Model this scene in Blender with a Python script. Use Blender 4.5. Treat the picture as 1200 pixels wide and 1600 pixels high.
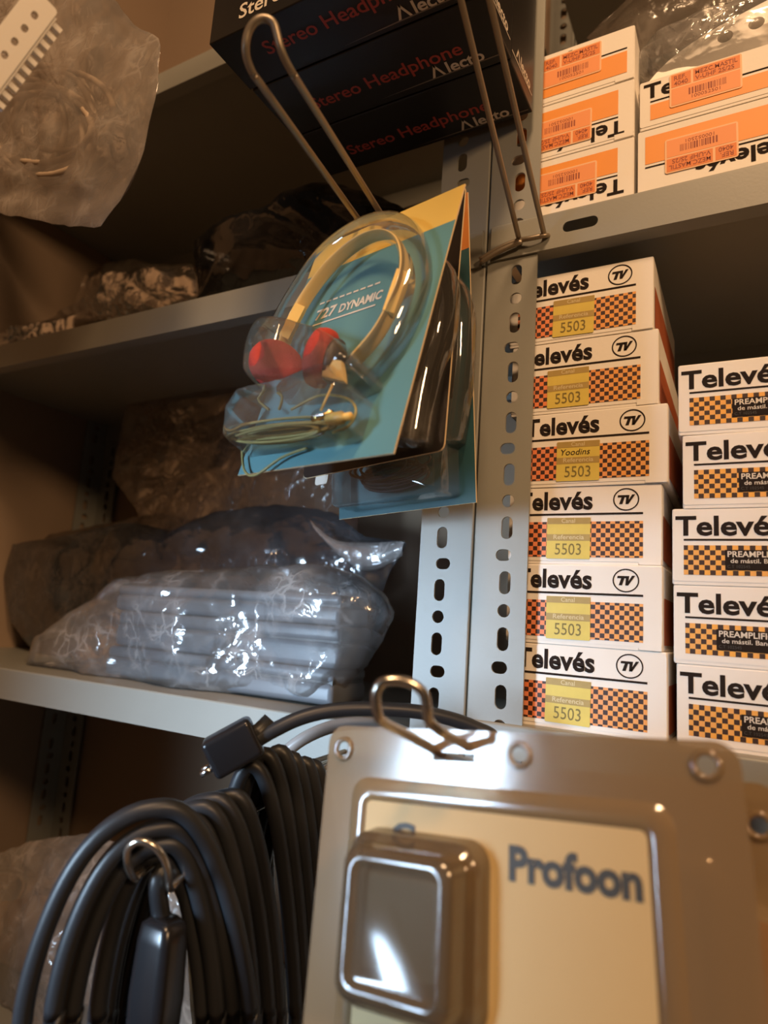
import bpy, bmesh, math, random
from mathutils import Vector, Matrix, noise
from mathutils.geometry import delaunay_2d_cdt
random.seed(7)
for o in list(bpy.data.objects): bpy.data.objects.remove(o)
S = bpy.context.scene
COL = S.collection
H = 1.30                                   # camera height above the floor

# ------------------------------------------------------------------ camera
F = 1037.84                                # focal length in pixels of the 1200 x 1600 frame
AX = Vector((0.8757, -0.0203, -0.4825))    # world X, Y, Z as seen from the camera (right, down, forward)
AY = Vector((0.4781, 0.1766, 0.8603))
AZ = Vector((0.0677, -0.9841, 0.1644))
right = Vector((AX.x, AY.x, AZ.x)); down = Vector((AX.y, AY.y, AZ.y)); fwd = Vector((AX.z, AY.z, AZ.z))
fwd.normalize(); right = (right - fwd*right.dot(fwd)).normalized(); down = fwd.cross(right)
CAMP = Vector((0, 0, H))
cd = bpy.data.cameras.new('camera'); cam = bpy.data.objects.new('camera', cd); COL.objects.link(cam)
cam.matrix_world = Matrix(((right.x, -down.x, -fwd.x, 0), (right.y, -down.y, -fwd.y, 0), (right.z, -down.z, -fwd.z, H), (0, 0, 0, 1)))
cd.sensor_fit = 'VERTICAL'; cd.sensor_height = 36; cd.lens = F/1600*36; cd.clip_start = 0.01; cd.clip_end = 50
cd.dof.use_dof = True; cd.dof.focus_distance = 0.46; cd.dof.aperture_fstop = 5.8
S.camera = cam

# ------------------------------------------------------------------ light
S.view_settings.view_transform = 'Standard'; S.view_settings.look = 'None'
S.view_settings.gamma = 1.0; S.view_settings.use_curve_mapping = False
S.view_settings.exposure = 0.15
S.cycles.max_bounces = 6; S.cycles.diffuse_bounces = 3; S.cycles.glossy_bounces = 3
w = bpy.data.worlds.new('room'); S.world = w; w.use_nodes = True
w.node_tree.nodes['Background'].inputs[0].default_value = (0.9, 0.62, 0.42, 1)
w.node_tree.nodes['Background'].inputs[1].default_value = 0.018
def area(name, loc, target, size, energy, color, spread=180):
    d = bpy.data.lights.new(name, 'AREA'); d.shape = 'RECTANGLE'; d.size, d.size_y = size
    d.energy = energy; d.color = color; d.spread = math.radians(spread)
    o = bpy.data.objects.new(name, d); COL.objects.link(o); o.location = Vector(loc)
    o.rotation_euler = (Vector(target)-Vector(loc)).to_track_quat('-Z', 'Y').to_euler()
    return o
area('ceiling_lamp', (0.10, -0.52, H+1.28), (-0.25, 0.45, H+0.1), (0.22, 0.22), 13.5, (1.0, 0.62, 0.33))
area('wall_lamp', (0.88, -0.42, H+0.62), (-0.20, 0.45, H+0.1), (0.18, 0.18), 8.5, (1.0, 0.60, 0.30))
area('door_daylight', (-0.66, -0.58, H-0.06), (-0.32, 0.42, H-0.15), (0.17, 0.40), 1.3, (0.56, 0.77, 1.0), 42)

# ------------------------------------------------------------------ helpers
def ray(u, v): return (right*((u-600)/F) + down*((v-800)/F) + fwd)
def atY(u, v, Y): d = ray(u, v); return CAMP + d*(Y/d.y)
def atD(u, v, z): return CAMP + ray(u, v)*z
def onplane(u, v, p0, n): d = ray(u, v); return CAMP + d*((p0-CAMP).dot(n)/d.dot(n))

MATS = {}
def mat(name, col, rough=0.5, metal=0.0, spec=0.5, noise_amt=0.0, nscale=40, bump=0.0, bscale=300, trans=0.0, alpha=1.0, coat=0.0, emit=None):
    m = bpy.data.materials.new(name); m.use_nodes = True; nt = m.node_tree; b = nt.nodes['Principled BSDF']
    b.inputs['Base Color'].default_value = (*col, 1); b.inputs['Roughness'].default_value = rough
    b.inputs['Metallic'].default_value = metal; b.inputs['Specular IOR Level'].default_value = spec
    b.inputs['Alpha'].default_value = alpha; b.inputs['Transmission Weight'].default_value = trans
    b.inputs['Coat Weight'].default_value = coat
    tc = nt.nodes.new('ShaderNodeTexCoord')
    if noise_amt:
        n = nt.nodes.new('ShaderNodeTexNoise'); n.inputs['Scale'].default_value = nscale; n.inputs['Detail'].default_value = 5
        nt.links.new(tc.outputs['Object'], n.inputs['Vector'])
        mx = nt.nodes.new('ShaderNodeMix'); mx.data_type = 'RGBA'
        mx.inputs[6].default_value = (*[c*(1-noise_amt) for c in col], 1); mx.inputs[7].default_value = (*[min(1, c*(1+noise_amt)) for c in col], 1)
        nt.links.new(n.outputs['Fac'], mx.inputs[0]); nt.links.new(mx.outputs[2], b.inputs['Base Color'])
    if bump:
        n2 = nt.nodes.new('ShaderNodeTexNoise'); n2.inputs['Scale'].default_value = bscale
        nt.links.new(tc.outputs['Object'], n2.inputs['Vector'])
        bp = nt.nodes.new('ShaderNodeBump'); bp.inputs['Strength'].default_value = bump; bp.inputs['Distance'].default_value = 0.001
        nt.links.new(n2.outputs['Fac'], bp.inputs['Height']); nt.links.new(bp.outputs[0], b.inputs['Normal'])
    MATS[name] = m; return m

def film(name, col, opacity=0.3, rough=0.12, gloss=0.22, tint=(1, 1, 1), bump=0.30, bscale=30, crease=0.30):
    """thin plastic film: clear, a little milky, with a sharp sheen"""
    m = bpy.data.materials.new(name); m.use_nodes = True; nt = m.node_tree; nt.nodes.clear(); L = nt.links.new; N = nt.nodes.new
    out = N('ShaderNodeOutputMaterial'); tr = N('ShaderNodeBsdfTransparent'); tr.inputs[0].default_value = (*tint, 1)
    df = N('ShaderNodeBsdfDiffuse'); df.inputs[0].default_value = (*col, 1)
    tl = N('ShaderNodeBsdfTranslucent'); tl.inputs[0].default_value = (*col, 1)
    gl = N('ShaderNodeBsdfGlossy'); gl.inputs['Roughness'].default_value = rough; gl.inputs[0].default_value = (1, 1, 1, 1)
    tc = N('ShaderNodeTexCoord'); ns = N('ShaderNodeTexNoise'); ns.inputs['Scale'].default_value = bscale; ns.inputs['Detail'].default_value = 4
    L(tc.outputs['Object'], ns.inputs['Vector'])
    bp = N('ShaderNodeBump'); bp.inputs['Strength'].default_value = bump; bp.inputs['Distance'].default_value = 0.004
    wp = N('ShaderNodeMix'); wp.data_type = 'VECTOR'; wp.inputs[0].default_value = 0.03; L(tc.outputs['Object'], wp.inputs[4]); L(ns.outputs['Color'], wp.inputs[5])
    cr = []
    for sc, rot in () if crease == 0 else (((0.55, 0.8, 1.5), 0.5), ((1.9, 1.6, 0.9), -0.7)):
        mp = N('ShaderNodeMapping'); mp.inputs['Scale'].default_value = sc; mp.inputs['Rotation'].default_value = (0, rot, 0); L(wp.outputs[1], mp.inputs[0])
        vo = N('ShaderNodeTexVoronoi'); vo.feature = 'DISTANCE_TO_EDGE'; vo.inputs['Scale'].default_value = bscale; L(mp.outputs[0], vo.inputs['Vector'])
        sm = N('ShaderNodeMapRange'); sm.interpolation_type = 'SMOOTHSTEP'; sm.inputs[1].default_value = 0.0; sm.inputs[2].default_value = 0.10; sm.inputs[3].default_value = 1.0; sm.inputs[4].default_value = 0.0; L(vo.outputs['Distance'], sm.inputs[0]); cr.append(sm)
    mxc = N('ShaderNodeMath'); mxc.operation = 'MAXIMUM'; mxc.inputs[0].default_value = mxc.inputs[1].default_value = 0.0
    for i_, c_ in enumerate(cr): L(c_.outputs[0], mxc.inputs[i_])
    n2 = N('ShaderNodeTexNoise'); n2.inputs['Scale'].default_value = bscale*0.7; L(tc.outputs['Object'], n2.inputs['Vector'])
    cm = N('ShaderNodeMapRange'); cm.inputs[1].default_value = 0.45; cm.inputs[2].default_value = 0.65; L(n2.outputs['Fac'], cm.inputs[0])
    ce = N('ShaderNodeMath'); ce.operation = 'MULTIPLY'; L(mxc.outputs[0], ce.inputs[0]); L(cm.outputs[0], ce.inputs[1])
    hs = N('ShaderNodeMath'); hs.operation = 'MULTIPLY_ADD'; hs.inputs[1].default_value = 0.8; L(ce.outputs[0], hs.inputs[0]); L(ns.outputs['Fac'], hs.inputs[2])
    L(hs.outputs[0] if crease else ns.outputs['Fac'], bp.inputs['Height']); L(bp.outputs[0], gl.inputs['Normal'])
    mr0 = N('ShaderNodeMapRange'); mr0.inputs[1].default_value = 0.3; mr0.inputs[2].default_value = 0.7
    mr0.inputs[3].default_value = opacity*0.6; mr0.inputs[4].default_value = min(1, opacity*1.4); L(n2.outputs['Fac'], mr0.inputs[0])
    mr = N('ShaderNodeMath'); mr.operation = 'MULTIPLY_ADD'; mr.inputs[1].default_value = crease; mr.use_clamp = True; L(ce.outputs[0], mr.inputs[0]); L(mr0.outputs[0], mr.inputs[2])
    m0 = N('ShaderNodeMixShader'); m0.inputs[0].default_value = 0.35; L(df.outputs[0], m0.inputs[1]); L(tl.outputs[0], m0.inputs[2])
    m1 = N('ShaderNodeMixShader'); L(mr.outputs[0], m1.inputs[0]); L(tr.outputs[0], m1.inputs[1]); L(m0.outputs[0], m1.inputs[2])
    fr = N('ShaderNodeFresnel'); fr.inputs[0].default_value = 1.5; L(bp.outputs[0], fr.inputs['Normal'])
    mu = N('ShaderNodeMath'); mu.operation = 'MULTIPLY_ADD'; mu.inputs[1].default_value = 0.8; mu.inputs[2].default_value = gloss*0.15; mu.use_clamp = True
    L(fr.outputs[0], mu.inputs[0])
    m2 = N('ShaderNodeMixShader'); L(mu.outputs[0], m2.inputs[0]); L(m1.outputs[0], m2.inputs[1]); L(gl.outputs[0], m2.inputs[2])
    if not crease:
        for l_ in list(m1.inputs[0].links): nt.links.remove(l_)
        m1.inputs[0].default_value = opacity
    L(m2.outputs[0], out.inputs[0]); MATS[name] = m; return m

def checker(name, s, light_l, light_r, x0, x1, dark):
    m = bpy.data.materials.new(name); m.use_nodes = True; nt = m.node_tree; b = nt.nodes['Principled BSDF']; L = nt.links.new; N = nt.nodes.new
    b.inputs['Roughness'].default_value = 0.55
    tc = N('ShaderNodeTexCoord'); sep = N('ShaderNodeSeparateXYZ'); L(tc.outputs['Object'], sep.inputs[0])
    mp = N('ShaderNodeMapping'); mp.inputs['Scale'].default_value = (1/s, 0, 1/s); mp.inputs['Location'].default_value = (100, 0.5, 100); L(tc.outputs['Object'], mp.inputs[0])
    ck = N('ShaderNodeTexChecker'); ck.inputs['Scale'].default_value = 1; L(mp.outputs[0], ck.inputs[0])
    mr = N('ShaderNodeMapRange'); mr.inputs[1].default_value = x0; mr.inputs[2].default_value = x1; L(sep.outputs[0], mr.inputs[0])
    mx = N('ShaderNodeMix'); mx.data_type = 'RGBA'; mx.inputs[6].default_value = (*light_l, 1); mx.inputs[7].default_value = (*light_r, 1); L(mr.outputs[0], mx.inputs[0])
    wn = N('ShaderNodeTexWhiteNoise'); fl = N('ShaderNodeVectorMath'); fl.operation = 'FLOOR'; L(mp.outputs[0], fl.inputs[0]); L(fl.outputs[0], wn.inputs[0])
    pw = N('ShaderNodeMath'); pw.operation = 'MULTIPLY'; pw.inputs[1].default_value = 0.28; L(wn.outputs['Value'], pw.inputs[0])
    m3 = N('ShaderNodeMix'); m3.data_type = 'RGBA'; m3.inputs[7].default_value = (0.72, 0.42, 0.26, 1); L(pw.outputs[0], m3.inputs[0]); L(mx.outputs[2], m3.inputs[6])
    m2 = N('ShaderNodeMix'); m2.data_type = 'RGBA'; m2.inputs[7].default_value = (*dark, 1); L(m3.outputs[2], m2.inputs[6])
    fv = N('ShaderNodeVectorMath'); fv.operation = 'FRACTION'; L(mp.outputs[0], fv.inputs[0]); sv = N('ShaderNodeVectorMath'); sv.operation = 'SUBTRACT'; sv.inputs[1].default_value = (0.5, 0.5, 0.5); L(fv.outputs[0], sv.inputs[0])
    av = N('ShaderNodeVectorMath'); av.operation = 'ABSOLUTE'; L(sv.outputs[0], av.inputs[0]); s2 = N('ShaderNodeSeparateXYZ'); L(av.outputs[0], s2.inputs[0])
    mxx = N('ShaderNodeMath'); mxx.operation = 'MAXIMUM'; L(s2.outputs[0], mxx.inputs[0]); L(s2.outputs[2], mxx.inputs[1])
    lt = N('ShaderNodeMath'); lt.operation = 'LESS_THAN'; lt.inputs[1].default_value = 0.485; L(mxx.outputs[0], lt.inputs[0])
    an = N('ShaderNodeMath'); an.operation = 'MULTIPLY'; L(lt.outputs[0], an.inputs[0]); L(ck.outputs['Fac'], an.inputs[1]); L(an.outputs[0], m2.inputs[0])
    L(m2.outputs[2], b.inputs['Base Color']); MATS[name] = m; return m

class MB:
    def __init__(self): self.v = []; self.f = []; self.m = []
    def add(self, vs, fs, mi=0):
        o = len(self.v); self.v += [tuple(p) for p in vs]; self.f += [tuple(i+o for i in q) for q in fs]; self.m += [mi]*len(fs); return self
    def box(self, a, b, mi=0):
        x0, y0, z0 = a; x1, y1, z1 = b
        return self.add([(x0,y0,z0),(x1,y0,z0),(x1,y1,z0),(x0,y1,z0),(x0,y0,z1),(x1,y0,z1),(x1,y1,z1),(x0,y1,z1)],
                        [(0,3,2,1),(4,5,6,7),(0,1,5,4),(1,2,6,5),(2,3,7,6),(3,0,4,7)], mi)
    def quad(self, pts, mi=0): return self.add(pts, [tuple(range(len(pts)))], mi)
    def tube(self, path, r, n=10, closed=False, cap=True, mi=0, flat=None):
        P = [Vector(p) for p in path]; k = len(P); vs = []; nrm = None
        for i in range(k):
            if closed: t = P[(i+1) % k]-P[i-1]
            else: t = P[min(i+1, k-1)]-P[max(i-1, 0)]
            if t.length < 1e-9: t = Vector((0, 0, 1))
            t.normalize()
            if nrm is None:
                a = flat if flat is not None else (Vector((0, 0, 1)) if abs(t.z) < 0.9 else Vector((1, 0, 0)))
                nrm = (a-t*a.dot(t)).normalized()
            else: nrm = (nrm-t*nrm.dot(t)).normalized()
            bn = t.cross(nrm); rr = r(i/(k-1)) if callable(r) else r
            ra, rb = rr if isinstance(rr, tuple) else (rr, rr)
            for j in range(n):
                a = 2*math.pi*j/n; vs.append(P[i]+nrm*(math.cos(a)*ra)+bn*(math.sin(a)*rb))
        fs = []
        for i in range(k if closed else k-1):
            i2 = (i+1) % k
            for j in range(n): j2 = (j+1) % n; fs.append((i*n+j, i*n+j2, i2*n+j2, i2*n+j))
        if cap and not closed: fs += [tuple(range(n))[::-1], tuple((k-1)*n+j for j in range(n))]
        return self.add(vs, fs, mi)
    def loft(self, rings, mi=0, cap0=True, cap1=True):
        n = len(rings[0]); vs = [p for r in rings for p in r]; fs = []
        for i in range(len(rings)-1):
            for j in range(n): j2 = (j+1) % n; fs.append((i*n+j, i*n+j2, (i+1)*n+j2, (i+1)*n+j))
        if cap0: fs.append(tuple(range(n))[::-1])
        if cap1: fs.append(tuple((len(rings)-1)*n+j for j in range(n)))
        return self.add(vs, fs, mi)
    def plate(self, outer, holes, y0, y1, mi=0, fn=None):
        """flat sheet in local XZ with real holes, front at y0, back at y1"""
        pts = [Vector(p) for p in outer]; loops = [list(range(len(outer)))]
        for h in holes:
            loops.append(list(range(len(pts), len(pts)+len(h)))); pts += [Vector(p) for p in h]
        edges = [(l[i], l[(i+1) % len(l)]) for l in loops for i in range(len(l))]
        V, E, Fc, *_ = delaunay_2d_cdt(pts, edges, [], 4, 1e-7)
        def inside(p, poly):
            c = False
            for i in range(len(poly)):
                a, b = poly[i], poly[i-1]
                if (a[1] > p[1]) != (b[1] > p[1]) and p[0] < (b[0]-a[0])*(p[1]-a[1])/(b[1]-a[1])+a[0]: c = not c
            return c
        ff = []
        for q in Fc:
            c = sum((V[i] for i in q), Vector((0, 0)))/len(q)
            if inside(c, outer) and not any(inside(c, h) for h in holes): ff.append(tuple(q))
        n = len(V); vs = [(p.x, y0, p.y) for p in V]+[(p.x, y1, p.y) for p in V]
        fs = ff+[tuple(i+n for i in q[::-1]) for q in ff]
        cnt = {}
        for q in ff:
            for i in range(len(q)):
                a, b = q[i], q[(i+1) % len(q)]; cnt[(a, b)] = 1
        for (a, b) in cnt:
            if (b, a) not in cnt: fs.append((b, a, a+n, b+n))
        return self.add(vs, fs, mi)
    def build(self, name, mats, parent=None, smooth=False, angle=None, mesh_only=False):
        me = bpy.data.meshes.new(name); me.from_pydata(self.v, [], self.f)
        for m in (mats if isinstance(mats, (list, tuple)) else [mats]): me.materials.append(MATS[m])
        me.polygons.foreach_set('material_index', self.m)
        bm = bmesh.new(); bm.from_mesh(me); bmesh.ops.recalc_face_normals(bm, faces=bm.faces); bm.to_mesh(me); bm.free()
        if smooth: me.polygons.foreach_set('use_smooth', [True]*len(me.polygons))
        if smooth and angle: me.set_sharp_from_angle(angle=math.radians(angle))
        me.update()
        if mesh_only: return me
        return put(name, me, parent)
def put(name, me, parent=None):
    o = bpy.data.objects.new(name, me); COL.objects.link(o)
    if parent: o.parent = parent
    return o
def tag(o, label=None, cat=None, group=None, kind=None):
    for k, v in (('label', label), ('category', cat), ('group', group), ('kind', kind)):
        if v: o[k] = v
    return o
def thing(name, label, cat, mw=None, loc=(0, 0, 0), rz=0, group=None):
    o = bpy.data.objects.new(name, None); COL.objects.link(o); o.empty_display_size = 0.02
    if mw is not None: o.matrix_world = mw
    else: o.location = loc; o.rotation_euler = (0, 0, rz)
    return tag(o, label, cat, group)
def copy_tree(o, parent=None):
    c = o.copy(); COL.objects.link(c)
    if parent: c.parent = parent
    for ch in list(o.children): copy_tree(ch, c)
    return c
def rrect(x0, z0, x1, z1, r, n=5):
    out = []
    for cx, cz, a0 in ((x1-r, z1-r, 0), (x0+r, z1-r, 90), (x0+r, z0+r, 180), (x1-r, z0+r, 270)):
        for i in range(n+1):
            a = math.radians(a0+90*i/n); out.append((cx+r*math.cos(a), cz+r*math.sin(a)))
    return out
def ellipse(cx, cz, a, b, n=20): return [(cx+a*math.cos(2*math.pi*i/n), cz+b*math.sin(2*math.pi*i/n)) for i in range(n)]
def bevel_box(mb, a, b, r, mi=0, n=3):
    """box with rounded edges (loft of rounded rectangles along Y)"""
    (x0, y0, z0), (x1, y1, z1) = a, b; rings = []
    for i in range(n+1):
        t = math.radians(90*i/n); ins = r*(1-math.sin(t)); y = y0+r*(1-math.cos(t))
        rings.append([(p[0], y, p[1]) for p in rrect(x0+ins, z0+ins, x1-ins, z1-ins, max(r-ins, r*0.15), 3)])
    rings += [[(p[0], y1-(p[1]-y0), p[2]) for p in r_] for r_ in rings[::-1]]
    return mb.loft(rings, mi)
def smooth_path(pts, n=8, closed=False):
    P = [Vector(p) for p in pts]; out = []; k = len(P)
    for i in range(k if closed else k-1):
        if closed: p0, p1, p2, p3 = P[i-1], P[i], P[(i+1) % k], P[(i+2) % k]
        else: p0, p1, p2, p3 = P[max(i-1, 0)], P[i], P[i+1], P[min(i+2, k-1)]
        for j in range(n):
            t = j/n; out.append(0.5*((2*p1)+(p2-p0)*t+(2*p0-5*p1+4*p2-p3)*t*t+(3*p1-p0-3*p2+p3)*t**3))
    if not closed: out.append(P[-1])
    return out
TXT = {}
def text(mb, s, size, pos, mi=0, bold=0.0, width=None, xa=(1, 0, 0), ya=(0, 0, 1), align='L', shear=0.0, res=3):
    """flat lettering: pos is the left end of the base line; xa / ya reading and up directions; width fits the word"""
    key = (s, bold, shear, res)
    if key not in TXT:
        c = bpy.data.curves.new('lettering', 'FONT'); c.body = s; c.size = 1; c.offset = bold; c.resolution_u = res; c.shear = shear; c.fill_mode = 'FRONT'
        o = bpy.data.objects.new('lettering', c); COL.objects.link(o)
        dg = bpy.context.evaluated_depsgraph_get(); me = bpy.data.meshes.new_from_object(o.evaluated_get(dg))
        TXT[key] = ([v.co.copy() for v in me.vertices], [tuple(p.vertices) for p in me.polygons])
        bpy.data.objects.remove(o); bpy.data.curves.remove(c); bpy.data.meshes.remove(me)
    vs, fs = TXT[key]
    if not vs: return mb
    x0 = min(v.x for v in vs); x1 = max(v.x for v in vs); sx = size if width is None else width/(x1-x0)
    off = {'L': 0, 'C': -(x1-x0)/2*sx, 'R': -(x1-x0)*sx}[align]
    xa, ya, pos = Vector(xa), Vector(ya), Vector(pos)
    return mb.add([pos+xa*((v.x-x0)*sx+off)+ya*(v.y*size) for v in vs], fs, mi)
def ridged(p, o=4):
    s = 0; a = 1; f = 1
    for _ in range(o):
        s += a*(1-abs(noise.noise(p*f))*2); a *= 0.5; f *= 2.1
    return s/1.9
def pillow(mb, outline, nrm, tf, tb, seed, amp=0.006, freq=14, zmin=None, N=150, K=34, mi=0, fold=None, pw=3.0, edge=0.0022, he=0.9):
    """soft closed bag: outline in 3-D, bulging tf towards the viewer and tb behind, with crumpled creases"""
    P = [Vector(p) for p in outline]; k = len(P); c = sum(P, Vector())/k; nrm = Vector(nrm).normalized()
    L = [0]
    for i in range(k): L.append(L[-1]+(P[(i+1) % k]-P[i]).length)
    B = []
    for j in range(N):
        s = L[-1]*j/N
        for i in range(k):
            if L[i+1] >= s: break
        q = P[i].lerp(P[(i+1) % k], (s-L[i])/max(1e-9, L[i+1]-L[i]))
        q = q+Vector((noise.noise(q*60+Vector((seed, 0, 0))), 0, noise.noise(q*60+Vector((0, seed, 0)))))*edge
        B.append(q)
    so = Vector((seed*3.1, seed*1.7, seed*2.3)); vs = []
    def pt(b, r, side):
        q = c+(b-c)*r; h = max(0, 1-r**pw)**he
        low = 0.8+0.5*noise.noise(q*9+so); pp = q*freq+so+Vector((0, side*5.0, 0))
        if fold is not None: pp = pp+Vector(fold)*(q.dot(Vector(fold))*freq*-0.8)
        dv, _ = noise.voronoi(pp*0.9+Vector((0.2, 0.1, 0.3))*noise.noise(pp*0.7)); d2, _ = noise.voronoi(pp*2.3+so)
        cr = (1.1*(dv[1]-dv[0])+0.4*(d2[1]-d2[0])+0.35*(ridged(pp*0.6)-0.35)-0.45)*amp*(0.35+0.65*min(1, h*1.5))*min(1, (1-r)*6+0.15)
        d = (tf if side > 0 else tb)*h*low+cr
        q = q+nrm*(d*side)
        if zmin is not None and q.z < zmin: q.z = zmin+0.02*(q.z-zmin)
        return q
    vs.append(pt(c, 0, 1))
    for i in range(1, K+1):
        for b in B: vs.append(pt(b, math.sin(math.pi/2*i/K)**0.9, 1))
    nb = len(vs); vs.append(pt(c, 0, -1))
    for i in range(1, K):
        for b in B: vs.append(pt(b, math.sin(math.pi/2*i/K)**0.9, -1))
    fs = []
    fr = lambda i, j: 1+(i-1)*N+j % N
    bk = lambda i, j: fr(K, j) if i == K else nb+1+(i-1)*N+j % N
    for j in range(N):
        fs.append((0, fr(1, j), fr(1, j+1))); fs.append((nb, bk(1, j+1), bk(1, j)))
        for i in range(1, K):
            fs.append((fr(i, j), fr(i+1, j), fr(i+1, j+1), fr(i, j+1))); fs.append((bk(i, j), bk(i, j+1), bk(i+1, j+1), bk(i+1, j)))
    return mb.add(vs, fs, mi)

# ------------------------------------------------------------------ materials
mat('wall_paint', (0.33, 0.235, 0.16), 0.9, noise_amt=0.10, nscale=4, bump=0.2)
mat('floor_tile', (0.25, 0.2, 0.16), 0.6, noise_amt=0.1, nscale=3)
mat('grey_enamel', (0.275, 0.275, 0.245), 0.42, noise_amt=0.05, nscale=25, bump=0.05, bscale=500)
mat('wire', (0.34, 0.28, 0.21), 0.42, metal=0.7)
mat('carton_white', (0.86, 0.81, 0.74), 0.6, noise_amt=0.04, nscale=30, bump=0.08)
mat('ink', (0.025, 0.018, 0.015), 0.9, spec=0.1)
mat('ink_grey', (0.055, 0.052, 0.045), 0.5)
mat('orange_print', (0.86, 0.30, 0.03), 0.5, noise_amt=0.05, nscale=60)
mat('red_print', (0.50, 0.13, 0.05), 0.5)
checker('check_red_amber', 0.00306, (0.86, 0.22, 0.07), (0.88, 0.38, 0.07), 0.02, 0.08, (0.045, 0.016, 0.008))
checker('check_amber', 0.0031, (0.88, 0.42, 0.06), (0.88, 0.42, 0.06), 0.0, 0.1, (0.045, 0.018, 0.008))
mat('sticker_yellow', (0.70, 0.54, 0.10), 0.55, noise_amt=0.10, nscale=120)
mat('sticker_band', (0.42, 0.29, 0.08), 0.55, noise_amt=0.15, nscale=120)
mat('sticker_pale', (0.68, 0.56, 0.30), 0.6)
mat('sticker_ink', (0.20, 0.15, 0.03), 0.6)
mat('sticker_orange', (0.86, 0.31, 0.10), 0.55, noise_amt=0.03)
mat('sticker_orange_dark', (0.76, 0.21, 0.035), 0.55)
mat('sticker_edge', (0.88, 0.52, 0.28), 0.55)
mat('barcode', (0.30, 0.06, 0.02), 0.6)
mat('black_carton', (0.012, 0.011, 0.011), 0.38, noise_amt=0.2, nscale=60)
mat('red_letter', (0.42, 0.06, 0.045), 0.5)
mat('grey_letter', (0.75, 0.68, 0.60), 0.5)
mat('dim_line', (0.20, 0.17, 0.14), 0.5)
mat('pale_letter', (0.75, 0.68, 0.58), 0.5)
mat('card_teal', (0.115, 0.28, 0.31), 0.45, noise_amt=0.06, nscale=30)
mat('card_yellow', (0.78, 0.54, 0.13), 0.45)
mat('card_edge', (0.72, 0.55, 0.33), 0.7)
mat('card_black', (0.018, 0.014, 0.013), 0.35)
mat('card_dark_teal', (0.03, 0.10, 0.12), 0.4, noise_amt=0.1)
mat('card_orange', (0.60, 0.22, 0.05), 0.5)
mat('headband_yellow', (0.72, 0.52, 0.22), 0.35, coat=0.3)
mat('slider_yellow', (0.86, 0.58, 0.17), 0.4)
mat('foam_red', (0.44, 0.05, 0.035), 0.95, noise_amt=0.15, nscale=300, bump=0.5, bscale=900)
mat('earcup_dark', (0.06, 0.04, 0.03), 0.5)
mat('cord_olive', (0.30, 0.27, 0.11), 0.4)
mat('brass', (0.70, 0.52, 0.18), 0.25, metal=1.0)
mat('black_plastic', (0.012, 0.012, 0.014), 0.25)
mat('black_rubber', (0.020, 0.022, 0.026), 0.42, spec=0.45)
mat('grey_rubber', (0.30, 0.30, 0.30), 0.35)
mat('steel', (0.65, 0.63, 0.60), 0.2, metal=1.0)
mat('bright_wire', (0.62, 0.56, 0.48), 0.22, metal=0.95)
mat('cream_card', (0.62, 0.46, 0.22), 0.55, noise_amt=0.05, nscale=20)
mat('device_grey', (0.26, 0.23, 0.17), 0.35, noise_amt=0.08, nscale=30)
mat('device_reflection', (0.36, 0.33, 0.24), 0.25)  # paler device grey, a window reflection put into the colour
mat('case_grey', (0.14, 0.155, 0.175), 0.4, noise_amt=0.05)
mat('case_dark', (0.07, 0.075, 0.08), 0.4)
mat('white_plastic', (0.90, 0.85, 0.78), 0.35)
mat('dark_hole', (0.02, 0.016, 0.014), 0.7)
mat('pink_carton', (0.40, 0.08, 0.10), 0.5)
mat('beige_lump', (0.40, 0.30, 0.21), 0.7, noise_amt=0.25, nscale=25)
film('film_clear', (0.75, 0.72, 0.70), 0.17, 0.12, 0.3)
film('film_milky', (0.62, 0.55, 0.49), 0.36, 0.16, 0.25)
film('film_brown', (0.36, 0.28, 0.23), 0.30, 0.15, 0.3)
film('film_smoke', (0.12, 0.125, 0.14), 0.45, 0.12, 0.4, tint=(0.75, 0.75, 0.78))
film('film_black', (0.012, 0.014, 0.018), 0.7, 0.10, 0.25, tint=(0.4, 0.4, 0.4))
film('blister', (0.75, 0.70, 0.62), 0.08, 0.05, 0.30, bump=0.06, bscale=40, crease=0.0)
film('blister_aged', (0.46, 0.33, 0.19), 0.60, 0.12, 0.35, tint=(0.9, 0.82, 0.7), bump=0.04, bscale=18, crease=0.0)
film('blister_smoke', (0.22, 0.17, 0.12), 0.55, 0.12, 0.35, tint=(0.75, 0.68, 0.58), bump=0.04, bscale=18, crease=0.0)

# ------------------------------------------------------------------ setting
YF, YB = 0.445, 0.745         # front of the uprights, wall behind
XL = -0.985                   # side wall on the left
tag(MB().box((XL-0.1, YB+0.004, 0), (1.2, YB+0.1, 2.6)).build('wall_back', 'wall_paint'), kind='structure')
tag(MB().box((XL-0.1, -1.2, 0), (XL, YB+0.004, 2.6)).build('wall_left', 'wall_paint'), kind='structure')
tag(MB().box((XL-0.1, -1.5, -0.1), (1.2, YB+0.1, 0)).build('floor', 'floor_tile'), kind='structure')

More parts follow.
